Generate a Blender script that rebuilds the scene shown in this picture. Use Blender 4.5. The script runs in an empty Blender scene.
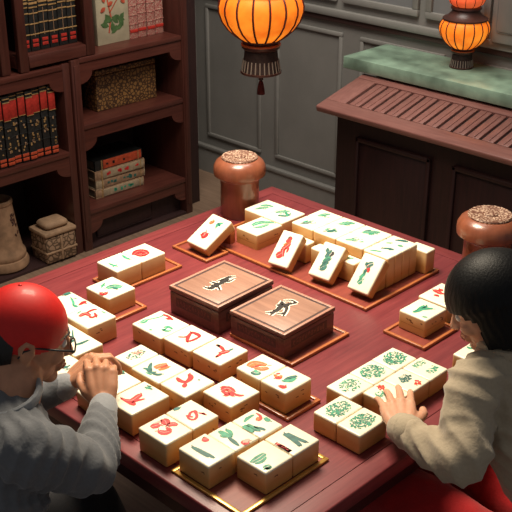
import bpy, bmesh, math, random
from mathutils import Vector, Matrix, Euler, noise
SC = bpy.context.scene
COL = SC.collection
R = math.radians
PI = math.pi
TZ = 0.75          # table top height

# ------------------------------------------------------------------ materials
def new_mat(name):
    m = bpy.data.materials.new(name); m.use_nodes = True
    nt = m.node_tree
    b = nt.nodes['Principled BSDF']
    return m, nt, b
def plain(name, col, rough=.5, spec=.5, bump=0, scale=40, var=0.0, metal=0, coat=0, stretch=(1,1,1)):
    """flat colour with a little procedural mottling and optional bump"""
    m, nt, b = new_mat(name)
    b.inputs['Roughness'].default_value = rough
    b.inputs['Specular IOR Level'].default_value = spec
    b.inputs['Metallic'].default_value = metal
    b.inputs['Coat Weight'].default_value = coat
    b.inputs['Coat Roughness'].default_value = .15
    tc = nt.nodes.new('ShaderNodeTexCoord'); mp = nt.nodes.new('ShaderNodeMapping')
    mp.inputs['Scale'].default_value = stretch
    nt.links.new(tc.outputs['Object'], mp.inputs['Vector'])
    n = nt.nodes.new('ShaderNodeTexNoise'); n.inputs['Scale'].default_value = scale; n.inputs['Detail'].default_value = 5
    nt.links.new(mp.outputs[0], n.inputs['Vector'])
    cr = nt.nodes.new('ShaderNodeValToRGB')
    c = Vector(col[:3])
    cr.color_ramp.elements[0].position = .3; cr.color_ramp.elements[1].position = .72
    cr.color_ramp.elements[0].color = (*[max(0, x*(1-var)) for x in c], 1)
    cr.color_ramp.elements[1].color = (*[min(1, x*(1+var)) for x in c], 1)
    nt.links.new(n.outputs['Fac'], cr.inputs['Fac']); nt.links.new(cr.outputs['Color'], b.inputs['Base Color'])
    if bump:
        bp = nt.nodes.new('ShaderNodeBump'); bp.inputs['Strength'].default_value = bump; bp.inputs['Distance'].default_value = .004
        nt.links.new(n.outputs['Fac'], bp.inputs['Height']); nt.links.new(bp.outputs[0], b.inputs['Normal'])
    return m
def wood(name, c1, c2, axis='x', rough=.4, scale=6, coat=0, bump=.15, spec=.5, stretch=14):
    m, nt, b = new_mat(name)
    b.inputs['Roughness'].default_value = rough; b.inputs['Coat Weight'].default_value = coat
    b.inputs['Coat Roughness'].default_value = .18
    b.inputs['Specular IOR Level'].default_value = spec
    tc = nt.nodes.new('ShaderNodeTexCoord'); mp = nt.nodes.new('ShaderNodeMapping')
    s = [stretch]*3; s['xyz'.index(axis)] = 1.0
    mp.inputs['Scale'].default_value = s
    nt.links.new(tc.outputs['Object'], mp.inputs['Vector'])
    n = nt.nodes.new('ShaderNodeTexNoise'); n.inputs['Scale'].default_value = scale; n.inputs['Detail'].default_value = 8; n.inputs['Roughness'].default_value = .65
    nt.links.new(mp.outputs[0], n.inputs['Vector'])
    n2 = nt.nodes.new('ShaderNodeTexNoise'); n2.inputs['Scale'].default_value = 3.0
    nt.links.new(tc.outputs['Object'], n2.inputs['Vector'])
    mx = nt.nodes.new('ShaderNodeMix'); mx.data_type = 'FLOAT'; mx.inputs[0].default_value = .35
    nt.links.new(n.outputs['Fac'], mx.inputs[2]); nt.links.new(n2.outputs['Fac'], mx.inputs[3])
    cr = nt.nodes.new('ShaderNodeValToRGB')
    cr.color_ramp.elements[0].position = .33; cr.color_ramp.elements[1].position = .68
    cr.color_ramp.elements[0].color = (*c1, 1); cr.color_ramp.elements[1].color = (*c2, 1)
    nt.links.new(mx.outputs[0], cr.inputs['Fac']); nt.links.new(cr.outputs['Color'], b.inputs['Base Color'])
    bp = nt.nodes.new('ShaderNodeBump'); bp.inputs['Strength'].default_value = bump; bp.inputs['Distance'].default_value = .002
    nt.links.new(n.outputs['Fac'], bp.inputs['Height']); nt.links.new(bp.outputs[0], b.inputs['Normal'])
    return m
def patterned(name, base, marks, scale=60, rough=.6, thr=.5, width=.06, bump=.6, kind='voronoi'):
    """carved or printed all-over ornament: curling lines from distorted cells"""
    m, nt, b = new_mat(name)
    b.inputs['Roughness'].default_value = rough
    tc = nt.nodes.new('ShaderNodeTexCoord')
    n = nt.nodes.new('ShaderNodeTexNoise'); n.inputs['Scale'].default_value = scale*.5; n.inputs['Detail'].default_value = 1
    nt.links.new(tc.outputs['Object'], n.inputs['Vector'])
    ad = nt.nodes.new('ShaderNodeVectorMath'); ad.operation = 'MULTIPLY_ADD'; ad.inputs[1].default_value = (.02,)*3
    nt.links.new(n.outputs['Color'], ad.inputs[0]); nt.links.new(tc.outputs['Object'], ad.inputs[2])
    v = nt.nodes.new('ShaderNodeTexVoronoi'); v.inputs['Scale'].default_value = scale; v.feature = 'DISTANCE_TO_EDGE'
    nt.links.new(ad.outputs[0], v.inputs['Vector'])
    cr = nt.nodes.new('ShaderNodeValToRGB')
    cr.color_ramp.elements[0].position = width; cr.color_ramp.elements[1].position = width*2.2
    cr.color_ramp.elements[0].color = (*marks, 1); cr.color_ramp.elements[1].color = (*base, 1)
    nt.links.new(v.outputs['Distance'], cr.inputs['Fac']); nt.links.new(cr.outputs['Color'], b.inputs['Base Color'])
    bp = nt.nodes.new('ShaderNodeBump'); bp.inputs['Strength'].default_value = bump; bp.inputs['Distance'].default_value = .003
    nt.links.new(v.outputs['Distance'], bp.inputs['Height']); nt.links.new(bp.outputs[0], b.inputs['Normal'])
    return m
def cloth(name, col, col2, scale=9, rough=.85, bump=.25):
    m = plain(name, col, rough, .25, bump, 160, .06)
    nt = m.node_tree; b = nt.nodes['Principled BSDF']
    b.inputs['Sheen Weight'].default_value = .25
    return m
def emis(name, col, strength, grad=None):
    m, nt, b = new_mat(name)
    b.inputs['Base Color'].default_value = (*col, 1); b.inputs['Roughness'].default_value = .6
    tc = nt.nodes.new('ShaderNodeTexCoord')
    n = nt.nodes.new('ShaderNodeTexNoise'); n.inputs['Scale'].default_value = 14; n.inputs['Detail'].default_value = 4
    nt.links.new(tc.outputs['Object'], n.inputs['Vector'])
    cr = nt.nodes.new('ShaderNodeValToRGB')
    cr.color_ramp.elements[0].position = .35; cr.color_ramp.elements[1].position = .7
    cr.color_ramp.elements[0].color = (*[x*.8 for x in col], 1); cr.color_ramp.elements[1].color = (*(grad or col), 1)
    nt.links.new(n.outputs['Fac'], cr.inputs['Fac'])
    nt.links.new(cr.outputs['Color'], b.inputs['Emission Color'])
    b.inputs['Emission Strength'].default_value = strength
    return m

M = {}
M['table'] = wood('table_red_lacquer', (.105,.013,.018), (.225,.040,.043), 'x', .36, 7, .12, .12, stretch=18)
M['table_rail_x'] = wood('table_rail_lacquer', (.125,.016,.020), (.24,.046,.048), 'x', .38, 7, .05, .1)
M['table_rail_y'] = wood('table_rail_lacquer_cross', (.115,.015,.019), (.22,.042,.045), 'y', .38, 7, .05, .1)
M['table_dark'] = wood('table_underframe', (.03,.006,.007), (.07,.014,.014), 'x', .45)
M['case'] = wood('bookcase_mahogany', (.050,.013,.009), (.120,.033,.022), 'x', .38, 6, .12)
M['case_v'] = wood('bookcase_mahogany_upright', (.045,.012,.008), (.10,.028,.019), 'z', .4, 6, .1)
M['case_dark'] = wood('bookcase_dark_shade_wood', (.02,.008,.008), (.045,.016,.014), 'z', .6)  # dark wood; on the back panel its tone stands in for recess shade
M['cab'] = wood('cabinet_dark_wood', (.014,.005,.005), (.036,.011,.010), 'z', .45)
M['cab_lid'] = wood('cabinet_lid_wood', (.19,.075,.062), (.33,.145,.118), 'x', .38, 7, .2)
M['cab_lid_y'] = wood('cabinet_lip_wood', (.18,.07,.058), (.31,.135,.11), 'y', .35, 7, .2)
M['cab_gap'] = plain('cabinet_lid_recess', (.02,.008,.007), .8)
M['stone'] = plain('green_marble', (.25,.37,.27), .3, .5, .05, 9, .5, coat=.3)
M['wall'] = plain('wall_grey_green', (.20,.19,.172), .75, .3, .05, 6, .08)
M['wall_up'] = plain('wall_upper_panel', (.165,.166,.164), .6, .3, 0, 6, .12)
M['wall_trim'] = plain('wall_trim_paint', (.225,.215,.195), .6, .4, .02, 20, .05)
M['floor'] = wood('floor_boards', (.15,.095,.062), (.30,.195,.13), 'y', .5, 5, 0, .2)
M['ivory'] = plain('tile_ivory', (.87,.80,.62), .36, .5, .03, 60, .04, coat=.2)
M['ivory'].node_tree.nodes['Principled BSDF'].inputs['Subsurface Weight'].default_value = .0
# side of the tiles: pale near the face, honey coloured below
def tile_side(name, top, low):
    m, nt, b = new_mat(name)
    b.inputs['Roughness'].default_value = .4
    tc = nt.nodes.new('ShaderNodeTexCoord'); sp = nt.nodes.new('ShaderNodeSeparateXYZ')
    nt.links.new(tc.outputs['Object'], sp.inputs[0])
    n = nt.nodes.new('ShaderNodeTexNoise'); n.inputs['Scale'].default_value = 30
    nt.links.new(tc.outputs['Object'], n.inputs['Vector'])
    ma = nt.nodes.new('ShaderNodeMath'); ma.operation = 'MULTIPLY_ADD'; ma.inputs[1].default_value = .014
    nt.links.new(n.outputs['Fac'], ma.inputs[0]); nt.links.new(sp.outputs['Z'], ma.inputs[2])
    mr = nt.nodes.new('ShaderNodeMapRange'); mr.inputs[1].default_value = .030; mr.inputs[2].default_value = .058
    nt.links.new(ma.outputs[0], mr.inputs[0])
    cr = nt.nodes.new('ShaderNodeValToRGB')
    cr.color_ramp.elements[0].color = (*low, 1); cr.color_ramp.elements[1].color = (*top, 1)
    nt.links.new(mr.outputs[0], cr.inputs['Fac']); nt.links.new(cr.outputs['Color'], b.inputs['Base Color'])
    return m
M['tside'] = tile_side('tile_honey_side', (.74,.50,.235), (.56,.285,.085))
M['tmark'] = plain('tile_side_engraving', (.16,.07,.025), .6)
M['G'] = plain('ink_green', (.045,.28,.165), .5, var=.35, scale=90)
M['T'] = plain('ink_dark_teal', (.02,.12,.10), .5, var=.4, scale=90)
M['R'] = plain('ink_red', (.56,.018,.02), .45, var=.25, scale=90)
M['O'] = plain('ink_orange', (.62,.13,.03), .5, var=.3, scale=90)
M['P'] = plain('ink_pale_pink', (.75,.36,.28), .5, var=.2, scale=90)
M['K'] = plain('ink_black', (.015,.012,.011), .5)
M['W'] = plain('ink_white', (.78,.70,.58), .5)
M['tray'] = wood('tray_orange_wood', (.28,.07,.022), (.48,.16,.05), 'x', .35, 8, .3)
M['tray_in'] = wood('tray_floor_wood', (.16,.03,.022), (.26,.055,.038), 'x', .4, 8, .2)
M['gold'] = plain('gilt_edge', (.62,.36,.09), .3, .5, .05, 60, .2, metal=.55)
M['box'] = wood('box_mahogany', (.075,.026,.021), (.15,.058,.046), 'x', .4, 8, .1)
M['box_edge'] = wood('box_pale_edge', (.30,.14,.10), (.46,.24,.18), 'x', .4, 8, .1)
M['box_top'] = wood('box_lid_panel', (.20,.10,.07), (.37,.205,.145), 'y', .42, 5, .1)
M['box_line'] = plain('dark_inlay_rail_shade', (.05,.025,.022), .5)
M['can'] = wood('canister_redwood', (.17,.048,.022), (.31,.10,.05), 'z', .32, 5, .35, .06, stretch=8)
M['can_disc'] = patterned('canister_carved_disc', (.52,.36,.26), (.13,.05,.03), 110, .5, width=.10)
M['paper'] = emis('lantern_paper', (.90,.165,.007), .85, (1.0,.31,.022))
M['paper_top'] = emis('lantern_upper_paper', (.9,.10,.03), .55, (1,.2,.05))
M['lrib'] = plain('lantern_rib', (.10,.012,.01), .5)
M['lwood'] = plain('lantern_dark_wood', (.06,.02,.014), .4, .5, .1, 40, .3)
M['lband'] = plain('lantern_orange_band', (.40,.10,.025), .4, var=.2)
M['fringe'] = plain('lantern_fringe', (.035,.02,.018), .8, .3, .2, 80, .3)
M['bead'] = plain('lantern_fringe_grey', (.28,.23,.19), .7)
M['tassel'] = plain('tassel_maroon', (.12,.022,.018), .8, .2, .3, 120, .3)
M['bk_black'] = plain('book_black_leather', (.017,.017,.016), .5, .4, .15, 60, .4)
M['bk_red'] = patterned('book_red_ornate', (.34,.08,.07), (.50,.34,.25), 120, .55, width=.05, bump=.3)
M['bk_redband'] = plain('book_red_label', (.42,.028,.018), .5, .4, .1, 60, .3)
M['bk_gold'] = plain('book_gold_tooling', (.36,.21,.08), .45, .5, .1, 80, .3)
M['bk_cream'] = plain('book_cream_cover', (.36,.27,.17), .6, .3, .1, 50, .25)
M['bk_tan'] = plain('book_tan_cover', (.32,.19,.11), .6, .3, .1, 50, .3)
M['bk_orange'] = plain('book_orange_spine', (.50,.075,.03), .5, .3, .1, 50, .3)
M['pages'] = plain('book_pages', (.20,.17,.12), .8, .2, .4, 20, .2, stretch=(1,1,30))
M['art'] = plain('art_board_paper', (.42,.36,.24), .7, .3, 0, 12, .2)
M['art_g'] = plain('art_board_green', (.06,.12,.035), .7, var=.4)
M['art_r'] = plain('art_board_red', (.45,.07,.03), .7, var=.4)
M['gold_box'] = patterned('gold_damask', (.36,.185,.06), (.075,.035,.018), 60, .5, width=.09, bump=.4)
M['clay'] = plain('vase_clay', (.30,.175,.10), .75, .3, .25, 25, .3)
M['chest'] = patterned('chest_carved_stone', (.34,.21,.125), (.10,.058,.03), 40, .75, width=.07, bump=.3)
M['chest_plain'] = plain('chest_stone', (.33,.205,.12), .75, .3, .4, 30, .25)
M['skin'] = plain('skin_warm', (.50,.235,.135), .5, .4, .05, 60, .1)
M['skin_w'] = plain('skin_light', (.60,.31,.20), .5, .4, .05, 60, .08)
for k in ('skin','skin_w'):
    b = M[k].node_tree.nodes['Principled BSDF']; b.inputs['Subsurface Weight'].default_value = .12
    b.inputs['Subsurface Radius'].default_value = (.012,.005,.003)
M['shirt'] = cloth('shirt_grey', (.125,.13,.14), None)
M['cuff'] = cloth('shirt_cuff_grey', (.24,.25,.265), None)
M['cap'] = plain('cap_red', (.60,.012,.009), .55, .35, .04, 100, .05, coat=.1)
M['hair'] = plain('hair_black', (.008,.007,.007), .38, .5, .5, 60, .4, stretch=(4,4,.6))
M['hair_w'] = plain('hair_black_bob', (.004,.004,.0045), .5, .22, .25, 60, .4, stretch=(5,5,.5))
M['glass'] = plain('spectacle_black', (.01,.01,.01), .3)
M['blouse'] = cloth('blouse_beige', (.42,.345,.245), None)
M['trouser_r'] = cloth('trousers_red', (.40,.008,.010), None)
M['trouser_d'] = cloth('trousers_dark', (.015,.015,.018), None)
M['shoe'] = plain('shoe_black', (.012,.011,.011), .4)
M['eye_w'] = plain('eye_white', (.7,.68,.64), .2)
M['eye_d'] = plain('eye_dark', (.02,.012,.01), .15)
M['lip'] = plain('lip', (.45,.12,.09), .45)
lens_m, _nt, _b = new_mat('spectacle_lens')
_b.inputs['Transmission Weight'].default_value = 1; _b.inputs['Roughness'].default_value = .02; _b.inputs['IOR'].default_value = 1.02; _b.inputs['Specular IOR Level'].default_value = .15
M['lens'] = lens_m

# ------------------------------------------------------------------ mesh helpers
class MB:
    """collects shapes with material slots and links them as one mesh object"""
    def __init__(s): s.bm = bmesh.new(); s.mats = []
    def mi(s, k):
        if k not in s.mats: s.mats.append(k)
        return s.mats.index(k)
    def box(s, x0, x1, y0, y1, z0, z1, k, bev=0, seg=2, M4=None):
        bm2 = bmesh.new(); bmesh.ops.create_cube(bm2, size=1)
        for v in bm2.verts:
            v.co = Vector(((x0+x1)/2+v.co.x*(x1-x0), (y0+y1)/2+v.co.y*(y1-y0), (z0+z1)/2+v.co.z*(z1-z0)))
        if bev: bmesh.ops.bevel(bm2, geom=bm2.edges[:], offset=bev, segments=seg, affect='EDGES', profile=.5)
        s.merge(bm2, k, M4); return s
    def merge(s, bm2, k, M4=None):
        i = s.mi(k)
        mp = {}
        for v in bm2.verts: mp[v] = s.bm.verts.new(M4 @ v.co if M4 else v.co)
        for f in bm2.faces:
            try: nf = s.bm.faces.new([mp[v] for v in f.verts]); nf.material_index = i; nf.smooth = True
            except ValueError: pass
        bm2.free()
    def lathe(s, prof, k, c=(0,0,0), seg=32, M4=None, cap=True):
        """prof: list of (radius, z) bottom to top"""
        bm2 = bmesh.new(); rings = []
        for r, z in prof:
            rings.append([bm2.verts.new((c[0]+r*math.cos(2*PI*i/seg), c[1]+r*math.sin(2*PI*i/seg), c[2]+z)) for i in range(seg)])
        for a, b in zip(rings, rings[1:]):
            for i in range(seg): bm2.faces.new((a[i], a[(i+1)%seg], b[(i+1)%seg], b[i]))
        if cap:
            bm2.faces.new(rings[0][::-1]); bm2.faces.new(rings[-1])
        s.merge(bm2, k, M4); return s
    def tube(s, pts, rad, k, seg=8, closed_ends=True, side=None, flat=1.0):
        """round or flattened tube through pts; rad a number or list; ends rounded"""
        bm2 = bmesh.new(); tube_into(bm2, pts, rad, seg, side, flat); s.merge(bm2, k); return s
    def poly(s, pts, k):
        i = s.mi(k); f = s.bm.faces.new([s.bm.verts.new(p) for p in pts]); f.material_index = i; return s
    def prism(s, pts2, z0, z1, k, M4=None):
        bm2 = bmesh.new()
        lo = [bm2.verts.new((x, y, z0)) for x, y in pts2]; hi = [bm2.verts.new((x, y, z1)) for x, y in pts2]
        n = len(lo); bm2.faces.new(lo[::-1]); bm2.faces.new(hi)
        for i in range(n): bm2.faces.new((lo[i], lo[(i+1)%n], hi[(i+1)%n], hi[i]))
        s.merge(bm2, k, M4); return s
    def build(s, name, parent=None, loc=(0,0,0), rz=0, sharp=35, rot=None):
        me = bpy.data.meshes.new(name)
        bmesh.ops.recalc_face_normals(s.bm, faces=s.bm.faces[:])
        s.bm.to_mesh(me); s.bm.free()
        for k in s.mats: me.materials.append(M[k])
        me.polygons.foreach_set('use_smooth', [True]*len(me.polygons))
        me.set_sharp_from_angle(angle=R(sharp))
        o = bpy.data.objects.new(name, me); COL.objects.link(o)
        o.location = loc; o.rotation_euler = rot if rot else (0,0,rz)
        if parent: o.parent = parent
        return o
def tube_into(bm2, pts, rad, seg=8, side=None, flat=1.0):
    P_ = [Vector(p) for p in pts]; n = len(P_)
    if not isinstance(rad, (list, tuple)): rad = [rad]*n
    if not isinstance(flat, (list, tuple)): flat = [flat]*n
    up = Vector(side) if side is not None else None
    rings = []; prev = None
    def frame(t):
        nonlocal prev
        ref = up if up is not None else (prev if prev is not None else (Vector((0,0,1)) if abs(t.z) < .9 else Vector((1,0,0))))
        a = (ref - t*ref.dot(t)).normalized(); prev = a
        return a, t.cross(a).normalized()
    stations = []
    for i in range(n):
        t = (P_[min(i+1,n-1)]-P_[max(i-1,0)]).normalized()
        stations.append((P_[i], t, rad[i], flat[i]))
    # rounded ends
    out = []
    p, t, r, fl = stations[0]
    for a in (75, 50, 25): out.append((p - t*r*.9*math.sin(R(a))*min(1,fl if fl<1 else 1), t, r*math.cos(R(a)), fl))
    out += stations
    p, t, r, fl = stations[-1]
    for a in (25, 50, 75): out.append((p + t*r*.9*math.sin(R(a))*min(1,fl if fl<1 else 1), t, r*math.cos(R(a)), fl))
    for p, t, r, fl in out:
        a, b = frame(t)
        rings.append([bm2.verts.new(p + a*(r*math.cos(2*PI*j/seg)) + b*(r*fl*math.sin(2*PI*j/seg))) for j in range(seg)])
    for a, b in zip(rings, rings[1:]):
        for i in range(seg): bm2.faces.new((a[i], a[(i+1)%seg], b[(i+1)%seg], b[i]))
    bm2.faces.new(rings[0][::-1]); bm2.faces.new(rings[-1])
def smooth_pts(pts, rad, sub=6):
    """Catmull-Rom through joints, radii interpolated"""
    P_ = [Vector(p) for p in pts]; o = []; rr = []
    for i in range(len(P_)-1):
        p0 = P_[max(i-1,0)]; p1 = P_[i]; p2 = P_[i+1]; p3 = P_[min(i+2, len(P_)-1)]
        for k in range(sub):
            t = k/sub
            o.append(.5*((2*p1)+(-p0+p2)*t+(2*p0-5*p1+4*p2-p3)*t*t+(-p0+3*p1-3*p2+p3)*t**3)); rr.append(rad[i]*(1-t)+rad[i+1]*t)
    o.append(P_[-1]); rr.append(rad[-1]); return o, rr
def ellipsoid_into(bm2, c, r, Rm=None, u=24, v=16):
    b3 = bmesh.new(); bmesh.ops.create_uvsphere(b3, u_segments=u, v_segments=v, radius=1)
    mp = {}
    for w in b3.verts:
        p = Vector((w.co.x*r[0], w.co.y*r[1], w.co.z*r[2]))
        if Rm: p = Rm @ p
        mp[w] = bm2.verts.new(p + Vector(c))
    for f in b3.faces: bm2.faces.new([mp[w] for w in f.verts])
    b3.free()
def remeshed(name, bm, voxel, k, parent, smooth=4, disp=None):
    """union of closed shapes grown into one continuous skin"""
    bmesh.ops.recalc_face_normals(bm, faces=bm.faces[:])
    me = bpy.data.meshes.new(name+'_raw'); bm.to_mesh(me); bm.free()
    tmp = bpy.data.objects.new(name+'_raw', me); COL.objects.link(tmp)
    m = tmp.modifiers.new('r', 'REMESH'); m.mode = 'VOXEL'; m.voxel_size = voxel; m.use_smooth_shade = True
    s_ = tmp.modifiers.new('s', 'SMOOTH'); s_.factor = .5; s_.iterations = smooth
    dg = bpy.context.evaluated_depsgraph_get(); dg.update()
    new = bpy.data.meshes.new_from_object(tmp.evaluated_get(dg))
    bpy.data.objects.remove(tmp); bpy.data.meshes.remove(me)
    new.name = name
    if disp:
        nrm = [Vector(v.normal) for v in new.vertices]
        for v, nn in zip(new.vertices, nrm): v.co = v.co + nn*disp(v.co)
    new.materials.clear(); new.materials.append(M[k])
    new.polygons.foreach_set('use_smooth', [True]*len(new.polygons)); new.polygons.foreach_set('material_index', [0]*len(new.polygons))
    o = bpy.data.objects.new(name, new); COL.objects.link(o)
    if parent:
        o.parent = parent; o.location = -Vector(parent.location)
    return o
def tag(o, label, cat, group=None, kind=None):
    if label: o['label'] = label
    if cat: o['category'] = cat
    if group: o['group'] = group
    if kind: o['kind'] = kind
    return o
def thing(name, label, cat, loc=(0,0,0), rz=0, group=None, rot=None):
    o = bpy.data.objects.new(name, None); COL.objects.link(o); o.empty_display_size = .05
    o.location = loc; o.rotation_euler = rot if rot else (0,0,rz)
    return tag(o, label, cat, group)
def struct(o): o['kind'] = 'structure'; return o
# ------------------------------------------------------------------ room shell
WX = 1.295; WY = 1.80
struct(MB().box(-3.2, WX+.1, -3.4, WY+.1, -.06, 0, 'floor').build('floor'))
b = MB(); b.box(WX, WX+.1, -3.4, WY+.1, 0, 2.9, 'wall'); struct(b.build('wall_right'))
b = MB(); b.box(-3.2, WX, WY, WY+.1, 0, 2.9, 'wall'); struct(b.build('wall_back'))
b = MB(); b.box(WX-.022, WX, -3.4, WY, 0, .135, 'wall_trim'); b.box(WX-.03, WX, -3.4, WY, .135, .158, 'wall_trim', .006)
struct(b.build('baseboard_right'))
b = MB(); b.box(-3.2, WX-.03, WY-.022, WY, 0, .15, 'wall_trim'); struct(b.build('baseboard_back'))
def wall_frame(b, y0, y1, z0, z1, w=.02, d=.012, k='wall_trim'):
    x1 = WX+.001; x0 = WX-d
    b.box(x0, x1, y0, y1, z0, z0+w, k, .004); b.box(x0, x1, y0, y1, z1-w, z1, k, .004)
    b.box(x0, x1, y0, y0+w, z0+w, z1-w, k, .004); b.box(x0, x1, y1-w, y1, z0+w, z1-w, k, .004)
b = MB()
ys = [1.76, 1.25, .72, .15, -.45, -1.1, -1.8]
for y1, y0 in zip(ys, ys[1:]): wall_frame(b, y0+.06, y1-.045, .21, .93)
struct(b.build('trim_1'))
b = MB()                                                   # projecting rail; the dark strip below is its shadow put in as colour
b.box(WX-.03, WX, -3.4, WY, 1.0, 1.035, 'wall_trim', .008); b.box(WX-.018, WX, -3.4, WY, .975, 1.0, 'box_line', .003)
struct(b.build('trim_2'))
b = MB()
yu = [1.76, .80, .34, -.02]
for y1, y0 in zip(yu, yu[1:]):
    wall_frame(b, y0+.02, y1-.02, 1.07, 2.2, .03, .02); b.box(WX-.004, WX+.001, y0+.05, y1-.05, 1.10, 2.17, 'wall_up')
struct(b.build('trim_3'))
b = MB()                                                   # upright pilaster beside the last panel
b.box(WX-.05, WX, -.16, -.03, 1.035, 2.9, 'wall_trim', .006); b.box(WX-.058, WX-.045, -.135, -.055, 1.08, 2.9, 'wall', .01)
b.box(WX-.05, WX, -.34, -.22, 1.035, 2.9, 'wall_trim', .006)
struct(b.build('trim_4'))

# ------------------------------------------------------------------ bookcase
YB = 1.345
bc = thing('bookcase', 'tall dark mahogany bookcase of open shelves against the wall on the left', 'bookcase', (0, YB+.2, 0))
OFF = (0, -(YB+.2), 0)
def bpart(b, name): return b.build(name, bc, OFF)
YK = WY-.03
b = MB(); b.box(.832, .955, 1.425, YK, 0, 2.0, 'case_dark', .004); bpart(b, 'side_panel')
b = MB(); b.box(.792, .832, YB, YK, 0, 2.0, 'case_v', .004); b.box(.80,.824,YB-.004,YB+.001,0.05,1.98,'case_v',.002); bpart(b, 'upright')
b = MB(); b.box(.115, .152, YB+.006, YK, 0, .897, 'case_v', .004); bpart(b, 'upright')
b = MB(); b.box(.158, .203, YB, YK, 0, .905, 'case_v', .004); b.box(.168,.194,YB-.004,YB+.001,0.05,.88,'case_v',.002); bpart(b, 'upright')
b = MB(); b.box(-.96, -.915, YB, YK, 0, 2.0, 'case_v', .004); bpart(b, 'upright')
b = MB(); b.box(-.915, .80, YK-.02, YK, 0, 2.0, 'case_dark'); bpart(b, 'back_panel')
b = MB(); b.box(-.97, .965, YB-.01, YK, 2.0, 2.06, 'case', .01); bpart(b, 'cornice')
def apron(b, x0, x1, z1, h=.075, drop=.05):
    """rail under a shelf with curved brackets at both ends"""
    n = 8; pts = [(x0, z1), (x1, z1), (x1, z1-h-drop)]
    for i in range(1, n+1): a = PI/2*i/n; pts.append((x1-.07*math.sin(a), z1-h-drop*math.cos(a)))
    for i in range(n, -1, -1): a = PI/2*i/n; pts.append((x0+.07*math.sin(a), z1-h-drop*math.cos(a)))
    M4 = Matrix(((1,0,0,0),(0,0,1,0),(0,1,0,0),(0,0,0,1)))
    b.prism(pts, YB+.008, YB+.026, 'case', M4)
for x0, x1, z in ((.203, .792, .195), (.203, .792, .605), (.203, .792, .908), (-.915, .115, .505), (-.915, .115, .895)):
    s = bpart(MB().box(x0, x1, YB+.002, YK-.02, z-.022, z, 'case', .003), 'shelf')
    b = MB(); apron(b, x0, x1, z-.022, .045 if z != .605 else .05); a = b.build('apron', s)
for x0, x1 in ((.203, .792), (-.915, .115)):
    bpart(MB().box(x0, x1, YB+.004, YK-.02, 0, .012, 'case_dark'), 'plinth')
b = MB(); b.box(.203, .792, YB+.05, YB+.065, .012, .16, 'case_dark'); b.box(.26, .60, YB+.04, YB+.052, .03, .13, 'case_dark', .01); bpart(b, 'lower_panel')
# glazed-cabinet style frame round the upper left books
b = MB(); b.box(-.09, -.045, YB+.006, YB+.035, .897, 1.99, 'case_v', .006); b.box(-.045, .250, YB+.006, YB+.035, .910, .962, 'case', .006)
b.box(.250, .298, YB+.006, YB+.035, .910, 1.99, 'case_v', .006); b.box(-.045, .250, YB+.006, YB+.035, 1.93, 1.99, 'case', .006); bpart(b, 'door_frame')
bpart(MB().box(.262, .290, YB+.036, YK-.02, .910, 2.0, 'case_v', .003), 'upright')
b = MB(); b.box(-.17, -.125, YB+.02, YB+.06, .897, 1.99, 'case_v', .006); b.box(-.915, -.17, YB+.04, YB+.05, .897, 1.99, 'case_dark'); bpart(b, 'cupboard_door')
b = MB(); b.box(-.09, .26, YB+.036, YK-.02, .909, .962, 'case', .003); bpart(b, 'riser')

# ------------------------------------------------------------------ books
def standing_book(x, y, z, w, d, h, style, label, group, rz=0):
    t = thing('book', label, 'book', (x, y, z), rz, group)
    cov = {'law': 'bk_black', 'dark': 'bk_black', 'ornate': 'bk_red'}[style]
    b = MB(); b.box(-w/2, w/2, 0, .006, 0, h, cov, .0028, 2)              # spine
    b.box(-w/2, -w/2+.003, .004, d, 0, h, cov); b.box(w/2-.003, w/2, .004, d, 0, h, cov)
    for f in (.22, .36, .5, .64) if style != 'law' else (.12, .25, .4, .55):
        b.box(-w/2-.0006, w/2+.0006, -.0022, .004, h*f, h*f+.005, 'bk_gold' if style == 'dark' else cov, .001)
    g = b
    MB().box(-w/2+.003, w/2-.003, .006, d-.004, .003, h-.006, 'pages').build('pages', t)
    if style == 'law':
        l = MB(); l.box(-w/2+.001, w/2-.001, -.0035, .003, h*.66, h*.90, 'bk_redband', .001); l.build('spine_label', t)
        for f in (.03, .09): g.box(-w/2+.002, w/2-.002, -.003, .002, h*f, h*f+.013, 'bk_orange', .001)
        for f in (.655, .905, .955): g.box(-w/2+.001, w/2-.001, -.0042, .002, h*f, h*f+.003, 'bk_gold')
        rr = random.Random(int(abs(x)*1e4))
        for q in range(9):
            zz = h*(.15+.45*rr.random()); xx = (rr.random()-.5)*w*.5
            g.box(xx-.003, xx+.004, -.0032, .001, zz, zz+.012*rr.random()+.003, 'bk_gold' if q % 3 else 'bk_tan')
    elif style == 'dark':
        for f in (.06, .12): g.box(-w/2+.008, w/2-.008, -.003, .003, h*f, h*f+.013, 'bk_redband', .001)
        for f in (.58, .63, .68, .74, .79, .84, .89, .94): g.box(-w/2+.002, w/2-.002, -.003, .002, h*f, h*f+.005, 'bk_gold')
        g.box(-.001, .001, -.003, .001, h*.2, h*.56, 'bk_tan')
    else:
        for f in (.10, .62, .80): g.box(-w/2+.001, w/2-.001, -.003, .003, h*f, h*f+.014, 'bk_redband', .001)
    b.build('cover', t)
    return t
places = ['first from the divider', 'second from the divider', 'third from the divider', 'fourth from the divider', 'fifth from the divider', 'sixth from the divider', 'seventh from the divider', 'eighth from the divider', 'leftmost one in view']
for i in range(9):
    x = .055 - i*.0375
    standing_book(x, YB+.02+.004*((i*7) % 3), .505, .035, .20, .31+.006*((i*5) % 3), 'law', f'black book with red title band on the left lower shelf, {places[i]}', 'black and red volumes on the lower left shelf')
for i in range(6):
    standing_book(.222-i*.048, YB+.06, .9625, .045, .18, .31+.005*(i % 2), 'dark', 'dark book with gold bands behind the upper frame, '+['first from its right stile','second from its right stile','third from its right stile','fourth from its right stile','fifth from its right stile','nearest its left stile'][i], 'dark gilt volumes behind the upper left frame')
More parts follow.
